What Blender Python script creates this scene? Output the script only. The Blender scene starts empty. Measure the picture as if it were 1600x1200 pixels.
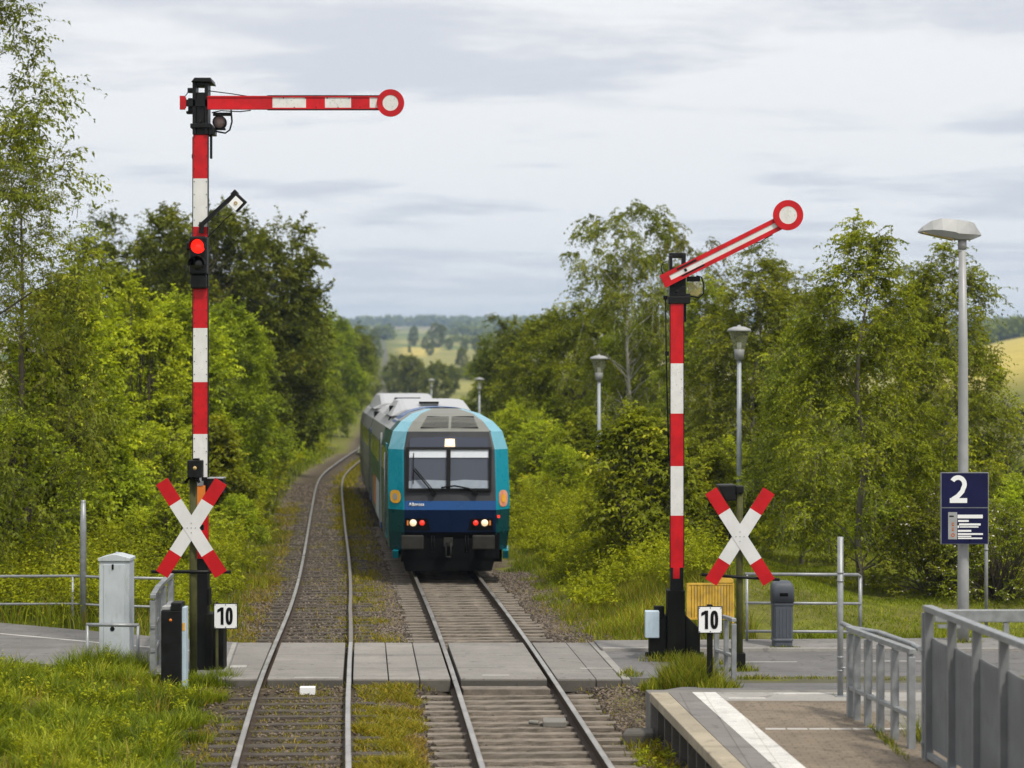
import bpy, math, random
import numpy as np
from mathutils import Vector, Matrix

random.seed(7)
RNG = np.random.default_rng(11)
S = bpy.context.scene
COL = S.collection
F, CX, HY, CZ = 3000.0, 800.0, 610.0, 4.19      # focal length in photo pixels, centre, eye level, eye height


def wx(px, Y): return (px - CX) / F * Y
def wz(py, Y): return CZ - (py - HY) / F * Y
def gy(py, z=0.0): return (CZ - z) * F / (py - HY)
def smooth(a, b, v):
    t = np.clip((np.asarray(v, float) - a) / (b - a), 0, 1)
    return t * t * (3 - 2 * t)


# ------------------------------------------------------------------ materials
class NT:
    def __init__(s, tree): s.t = tree; s.n = tree.nodes; s.l = tree.links
    def new(s, typ, **kw):
        n = s.n.new(typ)
        for k, v in kw.items():
            if k in n.bl_rna.properties.keys(): setattr(n, k, v)
        return n
    def put(s, sock, v):
        if isinstance(v, bpy.types.NodeSocket): s.l.new(v, sock)
        elif v is not None:
            if hasattr(sock.default_value, '__len__') and not isinstance(v, str):
                v = tuple(v)
                if len(sock.default_value) == 4 and len(v) == 3: v = v + (1,)
            sock.default_value = v
    def noise(s, vec, scale, detail=4, rough=.55, dist=0.0, out='Fac'):
        n = s.new('ShaderNodeTexNoise')
        s.put(n.inputs['Vector'], vec); s.put(n.inputs['Scale'], scale); s.put(n.inputs['Detail'], detail)
        s.put(n.inputs['Roughness'], rough); s.put(n.inputs['Distortion'], dist)
        return n.outputs[out]
    def voro(s, vec, scale, out='Distance', feature='F1'):
        n = s.new('ShaderNodeTexVoronoi', feature=feature)
        s.put(n.inputs['Vector'], vec); s.put(n.inputs['Scale'], scale)
        return n.outputs[out]
    def ramp(s, fac, a, b):
        n = s.new('ShaderNodeMapRange'); n.interpolation_type = 'SMOOTHSTEP'
        s.put(n.inputs[0], fac); s.put(n.inputs[1], a); s.put(n.inputs[2], b)
        return n.outputs[0]
    def maprange(s, fac, a, b, c, d):
        n = s.new('ShaderNodeMapRange')
        for i, v in enumerate((fac, a, b, c, d)): s.put(n.inputs[i], v)
        return n.outputs[0]
    def mix(s, fac, a, b, blend='MIX'):
        n = s.new('ShaderNodeMix', data_type='RGBA', blend_type=blend)
        s.put(n.inputs[0], fac); s.put(n.inputs[6], a); s.put(n.inputs[7], b)
        return n.outputs[2]
    def math(s, op, a, b=None, c=None):
        n = s.new('ShaderNodeMath', operation=op)
        s.put(n.inputs[0], a)
        if b is not None: s.put(n.inputs[1], b)
        if c is not None: s.put(n.inputs[2], c)
        return n.outputs[0]
    def vmath(s, op, a, b=None):
        n = s.new('ShaderNodeVectorMath', operation=op)
        s.put(n.inputs[0], a)
        if b is not None: s.put(n.inputs[1], b)
        return n.outputs[0]
    def attr(s, name, out='Fac'):
        n = s.new('ShaderNodeAttribute', attribute_name=name)
        return n.outputs[out]
    def pos(s): return s.new('ShaderNodeNewGeometry').outputs['Position']
    def objc(s): return s.new('ShaderNodeTexCoord').outputs['Object']
    def orand(s): return s.new('ShaderNodeObjectInfo').outputs['Random']
    def bump(s, h, strength=.3, dist=.02):
        n = s.new('ShaderNodeBump')
        s.put(n.inputs['Height'], h); s.put(n.inputs['Strength'], strength); s.put(n.inputs['Distance'], dist)
        return n.outputs[0]
    def xyz(s, v):
        n = s.new('ShaderNodeSeparateXYZ'); s.put(n.inputs[0], v); return n.outputs
    def comb(s, x, y, z):
        n = s.new('ShaderNodeCombineXYZ'); s.put(n.inputs[0], x); s.put(n.inputs[1], y); s.put(n.inputs[2], z); return n.outputs[0]


def new_mat(name):
    m = bpy.data.materials.new(name); m.use_nodes = True
    t = NT(m.node_tree)
    b = m.node_tree.nodes['Principled BSDF']
    return m, t, b


def paint(name, col, rough=.5, metal=0.0, var=.12, dirt=.25, dirtcol=(.06, .055, .045), scale=6.0, bump=.05, chips=0.0, chipcol=(.05, .03, .025), spec=.5):
    """weathered painted / bare surface: broad tone variation, stains, optional chips"""
    m, t, b = new_mat(name)
    p = t.pos()
    n1 = t.noise(p, scale, 5)
    c = t.mix(t.ramp(n1, .3, .75), [v * (1 - var) for v in col], [min(1, v * (1 + var)) for v in col])
    st = t.noise(t.vmath('MULTIPLY', p, (1.6, 1.6, .35)), scale * 2.2, 6, .7)
    c = t.mix(t.math('MULTIPLY', t.ramp(st, .5, .8), dirt), c, dirtcol)
    if chips > 0:
        ch = t.noise(p, scale * 7, 5, .7)
        c = t.mix(t.ramp(ch, .74 - chips * .16, .78 - chips * .16), c, chipcol)
    t.put(b.inputs['Base Color'], c)
    t.put(b.inputs['Roughness'], t.maprange(n1, .2, .8, max(.05, rough - .12), min(1, rough + .12)))
    b.inputs['Metallic'].default_value = metal
    b.inputs['Specular IOR Level'].default_value = spec
    if bump: t.put(b.inputs['Normal'], t.bump(t.noise(p, 60, 4), bump, .01))
    return m


def leaf_mat(name, dark, light, young, trans=.35, gloss=.010):
    """leaf: colour differs leaf by leaf (tint) and plant by plant; lets light through"""
    m = bpy.data.materials.new(name); m.use_nodes = True
    t = NT(m.node_tree); m.node_tree.nodes.clear()
    out = t.new('ShaderNodeOutputMaterial')
    tint = t.attr('tint')
    c = t.mix(t.ramp(tint, .0, .75), dark, light)
    c = t.mix(t.ramp(tint, .72, 1.0), c, young)
    hsv = t.new('ShaderNodeHueSaturation')
    t.put(hsv.inputs['Hue'], t.maprange(t.orand(), 0, 1, .488, .508))
    t.put(hsv.inputs['Value'], t.maprange(t.orand(), 0, 1, .85, 1.15))
    t.put(hsv.inputs['Color'], c)
    c = hsv.outputs[0]
    d = t.new('ShaderNodeBsdfDiffuse'); t.put(d.inputs[0], c)
    tr = t.new('ShaderNodeBsdfTranslucent'); t.put(tr.inputs[0], t.mix(1.0, c, (1.15, 1.1, .55), 'MULTIPLY'))
    g = t.new('ShaderNodeBsdfGlossy'); g.inputs['Roughness'].default_value = .5; g.inputs[0].default_value = (.8, .85, .8, 1)
    a = t.new('ShaderNodeMixShader'); a.inputs[0].default_value = trans
    t.l.new(d.outputs[0], a.inputs[1]); t.l.new(tr.outputs[0], a.inputs[2])
    e = t.new('ShaderNodeMixShader'); e.inputs[0].default_value = gloss
    t.l.new(a.outputs[0], e.inputs[1]); t.l.new(g.outputs[0], e.inputs[2])
    t.l.new(e.outputs[0], out.inputs[0])
    return m


def emit_mat(name, col, strength, base=(.1, .1, .1)):
    m, t, b = new_mat(name)
    b.inputs['Base Color'].default_value = (*base, 1)
    b.inputs['Emission Color'].default_value = (*col, 1)
    b.inputs['Emission Strength'].default_value = strength
    b.inputs['Roughness'].default_value = .2
    return m


M = {}
M['signal_red'] = paint('signal_red_paint', (.48, .004, .009), .45, var=.18, dirt=.5, dirtcol=(.17, .006, .008), scale=5, chips=.7, chipcol=(.09, .02, .015), spec=.3)
M['signal_white'] = paint('signal_white_paint', (.64, .64, .635), .5, var=.07, dirt=.45, dirtcol=(.36, .33, .29), scale=5, chips=.7, chipcol=(.2, .17, .14), spec=.3)
M['cross_red'] = paint('cross_red_paint', (.46, .004, .009), .42, var=.12, dirt=.25, dirtcol=(.2, .006, .01), scale=4, spec=.3)
M['cross_white'] = paint('cross_white_paint', (.62, .62, .625), .42, var=.05, dirt=.25, dirtcol=(.4, .38, .33), scale=4, spec=.3)
M['black'] = paint('black_paint', (.0065, .007, .007), .45, var=.3, dirt=.35, dirtcol=(.020, .017, .012), scale=8, spec=.2)
M['black_dark'] = paint('black_dark_paint', (.003, .003, .003), .7, var=.2, dirt=.1, dirtcol=(.006, .006, .006), spec=.1)
M['black_moss'] = paint('black_moss_paint', (.0065, .007, .005), .65, var=.3, dirt=.6, dirtcol=(.014, .018, .005), scale=5, spec=.15)
M['moss_post'] = paint('moss_post_paint', (.065, .066, .022), .75, var=.3, dirt=.7, dirtcol=(.026, .030, .010), scale=6, spec=.2)
M['galv'] = paint('galvanised_steel', (.26, .273, .285), .45, metal=.35, var=.16, dirt=.35, dirtcol=(.2, .2, .19), scale=9)
M['galv_dark'] = paint('galvanised_panel', (.165, .172, .178), .6, metal=.15, var=.15, dirt=.5, dirtcol=(.085, .085, .08), scale=3)
M['lamp_grey'] = paint('lamp_grey', (.30, .305, .31), .5, metal=.1, var=.08, dirt=.2, dirtcol=(.22, .22, .21), scale=5)
M['lamp_pole_far'] = paint('lamp_pole', (.30, .33, .36), .5, metal=.1, var=.1, dirt=.2)
M['cabinet'] = paint('cabinet_grey', (.44, .48, .52), .5, var=.08, dirt=.65, dirtcol=(.22, .23, .20), scale=4)
M['pale_blue'] = paint('pale_blue_box', (.42, .52, .60), .45, var=.06, dirt=.2)
M['orange'] = paint('orange_plate', (.62, .17, .02), .5, var=.1, dirt=.2)
M['yellow'] = paint('yellow_worn', (.56, .345, .035), .6, var=.25, dirt=.8, dirtcol=(.40, .33, .20), scale=7, chips=.6, chipcol=(.42, .38, .3))
M['navy'] = paint('navy_paint', (.0035, .0045, .042), .35, var=.1, dirt=.15, dirtcol=(.008, .009, .05), scale=3, spec=.25)
M['sign_white'] = paint('sign_white', (.76, .77, .78), .4, var=.03, dirt=.12, dirtcol=(.5, .48, .42), scale=4)
M['sign_black'] = paint('sign_black_paint', (.004, .004, .0045), .5, var=.1, dirt=.05, dirtcol=(.01, .01, .01), spec=.15)
M['bin_grey'] = paint('bin_grey_paint', (.070, .080, .098), .55, var=.1, dirt=.35, dirtcol=(.08, .08, .08), scale=5, spec=.3)
M['rust_rail'] = paint('rust_rail_paint', (.050, .034, .024), .8, var=.3, dirt=.4, dirtcol=(.022, .017, .012), scale=9, spec=.2)
M['rail_head'] = paint('rail_head_paint', (.42, .40, .38), .34, metal=.75, var=.15, dirt=.6, dirtcol=(.16, .12, .095), scale=2, bump=0)
M['rail_dull'] = paint('rail_dull', (.16, .14, .12), .5, metal=.3, var=.2, dirt=.6, dirtcol=(.09, .07, .05), scale=2, bump=0)
M['timber'] = paint('old_timber', (.15, .125, .10), .85, var=.3, dirt=.5, dirtcol=(.07, .06, .045), scale=8, bump=.3)
M['train_teal'] = paint('train_teal_paint', (.003, .215, .295), .28, var=.05, dirt=.12, dirtcol=(.01, .13, .17), scale=2, bump=0, spec=.3)
M['train_teal_dark'] = paint('train_teal_dark_paint', (.003, .055, .065), .3, var=.05, dirt=.2, dirtcol=(.01, .045, .045), scale=2, bump=0, spec=.3)
M['train_teal_sheen'] = paint('teal_sheen_paint', (.11, .33, .42), .25, var=.05, dirt=.1, dirtcol=(.2, .35, .4), scale=2, bump=0)  # pale teal paints in the bright reflection on the nose shoulders
M['train_blue'] = paint('train_blue_paint', (.008, .060, .205), .3, var=.06, dirt=.2, dirtcol=(.012, .04, .12), scale=2, bump=0, spec=.3)
M['train_blue_shade'] = paint('train_blue_shade_paint', (.0015, .0095, .038), .35, var=.1, dirt=.25, dirtcol=(.005, .009, .022), scale=3, bump=0, spec=.2)  # nose angles under here; its shade is put into the blue
M['train_white'] = paint('roof_white', (.36, .365, .38), .4, var=.04, dirt=.3, dirtcol=(.42, .42, .42), scale=1.4, bump=0)
M['train_roof_grey'] = paint('train_roof_grey_paint', (.17, .172, .155), .5, var=.08, dirt=.45, dirtcol=(.11, .11, .095), scale=2, bump=0, spec=.3)
M['train_mask'] = paint('train_mask_paint', (.030, .031, .035), .4, var=.12, dirt=.35, dirtcol=(.055, .05, .044), scale=3, bump=0, spec=.25)
M['train_lower'] = paint('lower_side', (.13, .135, .13), .5, spec=.2, var=.1, dirt=.5, dirtcol=(.2, .16, .12), scale=2, bump=0)
M['train_dark'] = paint('train_dark_paint', (.0035, .0035, .0035), .8, var=.3, dirt=.4, dirtcol=(.010, .009, .007), scale=6, spec=.1)
M['buffer'] = paint('buffer_paint', (.026, .025, .021), .6, var=.25, dirt=.45, dirtcol=(.013, .011, .009), scale=8, spec=.2)
M['rubber'] = paint('rubber_paint', (.004, .004, .004), .6, dirt=.2, dirtcol=(.01, .01, .01), spec=.15)
M['blind'] = paint('sun_blind', (.86, .87, .86), .7, var=.03, dirt=.05)
M['cab_in'] = paint('cab_interior', (.050, .056, .074), .8, var=.1, dirt=.1)
M['dash'] = paint('cab_desk', (.36, .40, .43), .7, var=.08, dirt=.1)
M['sticker'] = paint('amber_sticker', (.72, .36, .02), .4, var=.1, dirt=.2)
M['sticker_pink'] = paint('orange_pink_sticker', (.66, .27, .17), .4, var=.2, dirt=.2)
M['graffiti'] = paint('orange_livery', (.45, .12, .03), .4, var=.2, dirt=.3)
M['birch'] = paint('birch_bark', (.40, .38, .34), .85, var=.25, dirt=.8, dirtcol=(.06, .05, .04), scale=6, bump=.4)
M['bark'] = paint('bark', (.085, .068, .05), .9, var=.3, dirt=.4, dirtcol=(.05, .055, .03), scale=7, bump=.5)
M['mossy_bark'] = paint('mossy_bark', (.15, .135, .10), .9, var=.35, dirt=.7, dirtcol=(.05, .05, .022), scale=7, bump=.5)
M['head_lamp'] = emit_mat('head_lamp', (1.0, .74, .42), .75, (.6, .55, .45))
M['cab_glow'] = emit_mat('cab_glow', (1.0, .72, .46), .62, (.5, .42, .34))
M['cab_lamp'] = emit_mat('cab_lamp', (1.0, .80, .52), 9.0)
M['tail_red'] = emit_mat('tail_red', (1.0, .045, .02), .8, (.5, .02, .02))
M['marker_amber'] = emit_mat('marker_amber', (.9, .25, .02), .25, (.4, .12, .02))
M['signal_glow'] = emit_mat('signal_glow', (1.0, .012, .006), 2.2, (.5, .01, .01))
M['lens_dark'] = paint('dark_lens', (.006, .006, .006), .2, dirt=.05, bump=0)
M['lens_amber'] = paint('pale_amber_lens', (.40, .28, .10), .15, var=.15, dirt=.1, bump=0)
M['lens_pink'] = paint('dull_rose_lens', (.24, .17, .16), .25, var=.15, dirt=.3, bump=0)
M['side_glass'] = paint('tinted_glass', (.012, .014, .015), .08, var=.1, dirt=.05, bump=0, spec=.8)


def glass_mat(name, tint, haze_col, fac):
    m = bpy.data.materials.new(name); m.use_nodes = True
    t = NT(m.node_tree); m.node_tree.nodes.clear()
    o = t.new('ShaderNodeOutputMaterial')
    tr = t.new('ShaderNodeBsdfTransparent'); tr.inputs[0].default_value = (*tint, 1)
    p = t.new('ShaderNodeBsdfPrincipled'); p.inputs['Base Color'].default_value = (*haze_col, 1)
    p.inputs['Roughness'].default_value = .08; p.inputs['Specular IOR Level'].default_value = .7
    mx = t.new('ShaderNodeMixShader'); mx.inputs[0].default_value = fac
    t.l.new(tr.outputs[0], mx.inputs[1]); t.l.new(p.outputs[0], mx.inputs[2]); t.l.new(mx.outputs[0], o.inputs[0])
    return m


M['windscreen'] = glass_mat('windscreen_glass', (.97, .98, 1.0), (.15, .17, .21), .10)  # grey haze colour stands in for sky reflected on the glass
M['dest_glass'] = glass_mat('upper_cab_glass', (.3, .33, .4), (.05, .058, .085), .75)
M['lantern_glass'] = glass_mat('lantern_glass', (.86, .87, .78), (.34, .34, .26), .28)
M['spec_glass'] = glass_mat('spectacle_glass', (.95, .93, .82), (.5, .42, .2), .3)

# leaves of each kind of plant
M['leaf_bright'] = leaf_mat('leaf_bright', (0.1143, 0.1602, 0.0095), (0.4294, 0.5179, 0.0229), (0.7869, 0.8046, 0.0417), .42)
M['leaf_mid'] = leaf_mat('leaf_mid', (0.0724, 0.1012, 0.0075), (0.2615, 0.3224, 0.0182), (0.5028, 0.5233, 0.0335), .40)
M['leaf_dark'] = leaf_mat('leaf_dark', (0.0436, 0.0594, 0.0070), (0.1559, 0.1916, 0.0175), (0.3407, 0.3519, 0.0362), .32)
M['leaf_birch'] = leaf_mat('leaf_birch', (0.0730, 0.0922, 0.0090), (0.2169, 0.2461, 0.0214), (0.3906, 0.3864, 0.0361), .42)
M['leaf_ash'] = leaf_mat('leaf_ash', (0.0761, 0.1026, 0.0077), (0.2676, 0.3104, 0.0187), (0.5301, 0.5388, 0.0409), .43)
M['leaf_fir'] = leaf_mat('leaf_fir', (.018, .030, .013), (.036, .052, .017), (.06, .075, .02), .15)
M['leaf_weed'] = leaf_mat('leaf_weed', (0.1058, 0.1312, 0.0074), (0.3575, 0.3884, 0.0167), (0.4413, 0.4014, 0.0258), .42)
M['leaf_far'] = leaf_mat('leaf_far', (0.1014, 0.1316, 0.0197), (0.1843, 0.2141, 0.0253), (0.2948, 0.2984, 0.0421), .3)
M['blossom'] = leaf_mat('blossom', (.5, .47, .42), (.66, .62, .56), (.74, .7, .64), .2)
M['grass'] = leaf_mat('grass_blade', (0.0560, 0.0815, 0.0044), (0.2071, 0.2617, 0.0105), (0.4431, 0.4379, 0.0405), .42)
M['grass_dry'] = leaf_mat('grass_dry', (.16, .13, .022), (.30, .215, .032), (.44, .33, .08), .38)
M['moss_patch'] = leaf_mat('ground_herb', (.1320, .1380, .0120), (.2820, .2640, .0168), (.4560, .3240, .0360), .35)


def ground_material():
    m, t, b = new_mat('ground_cover')
    p = t.pos()
    big = t.noise(p, .35, 5, .6); fine = t.noise(p, 9, 6, .65)
    soil = t.mix(t.ramp(fine, .3, .7), (.07, .052, .030), (.155, .12, .062))
    grass = t.mix(t.ramp(t.noise(p, 3.2, 6, .7), .3, .7), (.075, .090, .010), (.16, .18, .016))
    gcol = t.mix(t.ramp(big, .38, .62), grass, t.mix(.5, grass, soil))
    # ballast beside the tracks
    cell = t.voro(p, 17, 'Color'); cd = t.voro(p, 17, 'Distance')
    sep = t.new('ShaderNodeSeparateColor'); t.put(sep.inputs[0], cell)
    stone = t.mix(t.ramp(sep.outputs[0], .1, .95), (.046, .034, .024), (.160, .125, .094))
    stone = t.mix(t.math('MULTIPLY', t.ramp(t.noise(p, 1.1, 5, .7), .46, .66), .7), stone, (.10, .076, .044))
    stone = t.mix(t.math('MULTIPLY', t.ramp(t.noise(p, 2.3, 5, .75), .54, .68), .6), stone, (.095, .098, .016))
    stone = t.mix(t.math('MULTIPLY', t.attr('old'), t.ramp(t.noise(p, 2.6, 5, .7), .30, .5)), stone, t.mix(t.ramp(fine, .3, .7), (.040, .031, .020), (.085, .066, .042)))
    stone = t.mix(t.math('MULTIPLY', t.attr('oil_shade'), .8), stone, t.mix(t.ramp(fine, .3, .7), (.016, .013, .010), (.045, .037, .030)))  # oily grime and sleeper-gap shade, both put into the stone colour
    dt = t.math('ADD', t.attr('bank'), t.maprange(t.noise(p, 1.6, 5, .7), .2, .8, -.9, .9))
    near = t.mix(t.ramp(dt, -.25, .35), stone, gcol)
    # far farmland
    sepp = t.xyz(p)
    fp = t.comb(t.math('MULTIPLY', sepp[0], .0042), t.math('MULTIPLY', sepp[1], .0016), 0.0)
    fc = t.voro(fp, 1.6, 'Color'); s2 = t.new('ShaderNodeSeparateColor'); t.put(s2.inputs[0], fc)
    farm = t.mix(t.ramp(s2.outputs[0], .25, .3), (.10, .135, .03), (.26, .24, .07))
    farm = t.mix(t.ramp(s2.outputs[1], .62, .66), farm, (.24, .20, .12))
    farm = t.mix(t.ramp(t.noise(p, .012, 5), .35, .7), farm, t.mix(.35, farm, (.06, .08, .02)))
    wheat = t.mix(t.ramp(t.noise(p, .3, 5), .3, .7), (.36, .29, .065), (.46, .37, .09))
    farm = t.mix(t.attr('wheat'), farm, wheat)
    wood = t.mix(t.ramp(t.noise(p, .02, 5), .4, .6), (.02, .03, .012), (.04, .055, .02))
    farm = t.mix(t.attr('wooded'), farm, wood)
    col = t.mix(t.attr('farm'), near, farm)
    t.put(b.inputs['Base Color'], col)
    b.inputs['Roughness'].default_value = .95
    b.inputs['Specular IOR Level'].default_value = .15
    h = t.math('ADD', t.math('MULTIPLY', cd, -.6), t.math('MULTIPLY', fine, .5))
    t.put(b.inputs['Normal'], t.bump(h, .8, .03))
    return m


def asphalt(name, c0, c1, patch=.3, crack=True, tile=None, gravel=70):
    m, t, b = new_mat(name)
    p = t.pos()
    n = t.noise(p, 1.3, 5, .6); f = t.noise(p, gravel, 3, .7)
    c = t.mix(t.ramp(n, .3, .7), c0, c1)
    c = t.mix(t.math('MULTIPLY', t.ramp(f, .35, .7), .35), c, [v * 1.5 for v in c1])
    c = t.mix(t.math('MULTIPLY', t.ramp(t.noise(t.vmath('MULTIPLY', p, (.5, 2.2, 1)), 1.6, 6, .7), .5, .75), patch), c, [v * 1.45 for v in c1])
    c = t.mix(t.math('MULTIPLY', t.ramp(t.noise(p, 3.1, 6, .75), .56, .72), .5), c, [v * .6 for v in c0])
    if crack:
        e = t.voro(t.vmath('ADD', p, t.vmath('SCALE', t.noise(p, 2.0, 4, out='Color'), None)), .9, 'Distance', 'DISTANCE_TO_EDGE')
        c = t.mix(t.math('MULTIPLY', t.math('SUBTRACT', 1.0, t.ramp(e, .0, .018)), .55), c, [v * .35 for v in c0])
    tb = t.noise(t.vmath('MULTIPLY', p, (.22, 2.6, 1)), 1.0, 6, .65)
    c = t.mix(t.math('MULTIPLY', t.ramp(tb, .50, .66), .42), c, [v * .55 for v in c0])
    c = t.mix(t.math('MULTIPLY', t.ramp(t.noise(t.vmath('ADD', p, (4, 9, 0)), 4.5, 4, .6), .60, .68), .5), c, [v * .42 for v in c0])
    c = t.mix(t.math('MULTIPLY', t.ramp(t.noise(t.vmath('ADD', p, (17, 3, 0)), .8, 7, .75), .54, .60), .35), c, [v * 1.35 for v in c1])
    c = t.mix(1.0, c, t.mix(t.orand(), (.88, .88, .88), (1.10, 1.09, 1.07)), 'MULTIPLY')
    h = f
    if tile:
        br = t.new('ShaderNodeTexBrick')
        t.put(br.inputs['Vector'], p); br.offset = tile[2]
        t.put(br.inputs['Scale'], 1.0); t.put(br.inputs['Brick Width'], tile[0]); t.put(br.inputs['Row Height'], tile[1])
        t.put(br.inputs['Mortar Size'], tile[3]); t.put(br.inputs['Mortar Smooth'], .2)
        t.put(br.inputs['Color1'], (1, 1, 1)); t.put(br.inputs['Color2'], (.88, .87, .86)); t.put(br.inputs['Mortar'], (.62, .6, .56))
        c = t.mix(1.0, c, br.outputs['Color'], 'MULTIPLY')
        h = t.math('SUBTRACT', t.math('MULTIPLY', f, .35), br.outputs['Fac'])
    t.put(b.inputs['Base Color'], c)
    t.put(b.inputs['Roughness'], t.maprange(n, .2, .8, .72, .92))
    t.put(b.inputs['Normal'], t.bump(h, .35, .008))
    return m


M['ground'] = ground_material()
M['asphalt'] = asphalt('asphalt', (.13, .125, .122), (.165, .158, .155))
M['asphalt_dark'] = asphalt('asphalt_dark', (.085, .083, .084), (.118, .115, .116))
M['deck'] = asphalt('crossing_panel', (.150, .140, .130), (.20, .188, .174), .5, False, gravel=40)
M['kerb'] = asphalt('kerb_stone', (.20, .192, .18), (.26, .25, .235), .2, False)
M['edge_stone'] = asphalt('platform_edge', (.235, .20, .145), (.315, .275, .205), .15, False)
M['slab_grey'] = asphalt('dark_slab', (.135, .126, .12), (.17, .16, .152), .1, False, (.3, .6, .0, .008))
M['tactile'] = asphalt('tactile_white', (.50, .495, .48), (.60, .595, .58), .1, False, (.30, .05, .0, .006))
M['paver'] = asphalt('brown_paver', (.150, .118, .084), (.195, .155, .112), .25, True, (.2, .1, .5, .009))
M['far_ballast'] = asphalt('far_ballast', (.055, .052, .024), (.09, .085, .042), .2, False)
M['line_faded'] = asphalt('worn_paint', (.30, .29, .275), (.40, .39, .375), .3, False)
M['line_white'] = asphalt('road_paint', (.52, .52, .51), (.66, .66, .65), .1, False)
M['conc'] = asphalt('old_concrete', (.13, .122, .108), (.18, .17, .152), .2, False)
M['conc_dark'] = asphalt('dark_concrete', (.06, .055, .048), (.09, .082, .07), .2, False)  # plain dark concrete; on the deck front it stands for shade


def sleeper_material():
    m, t, b = new_mat('sleeper')
    p = t.objc(); pw = t.pos(); r = t.orand()
    g = t.noise(t.vmath('MULTIPLY', p, (1.2, 14, 14)), 3, 6, .7)
    c = t.mix(t.ramp(g, .3, .75), (.095, .078, .060), (.275, .232, .188))
    c = t.mix(t.maprange(r, 0, 1, 0, .45), c, (.13, .115, .095))
    c = t.mix(t.math('MULTIPLY', t.ramp(t.noise(pw, 5, 6, .7), .5, .7), .6), c, (.06, .05, .036))
    t.put(b.inputs['Base Color'], c); b.inputs['Roughness'].default_value = .9
    t.put(b.inputs['Normal'], t.bump(g, .5, .015))
    return m


M['sleeper'] = sleeper_material()
M['sleeper_old'] = paint('old_dark_sleeper', (.060, .049, .038), .9, var=.3, dirt=.6, dirtcol=(.085, .075, .045), scale=8, bump=.5)


def stone_material():
    m, t, b = new_mat('ballast_stone')
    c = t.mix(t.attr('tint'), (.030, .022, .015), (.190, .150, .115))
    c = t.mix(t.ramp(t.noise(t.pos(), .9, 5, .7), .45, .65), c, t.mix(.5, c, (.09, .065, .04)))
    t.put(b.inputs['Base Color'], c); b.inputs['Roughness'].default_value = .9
    return m


M['stone'] = stone_material()


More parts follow.
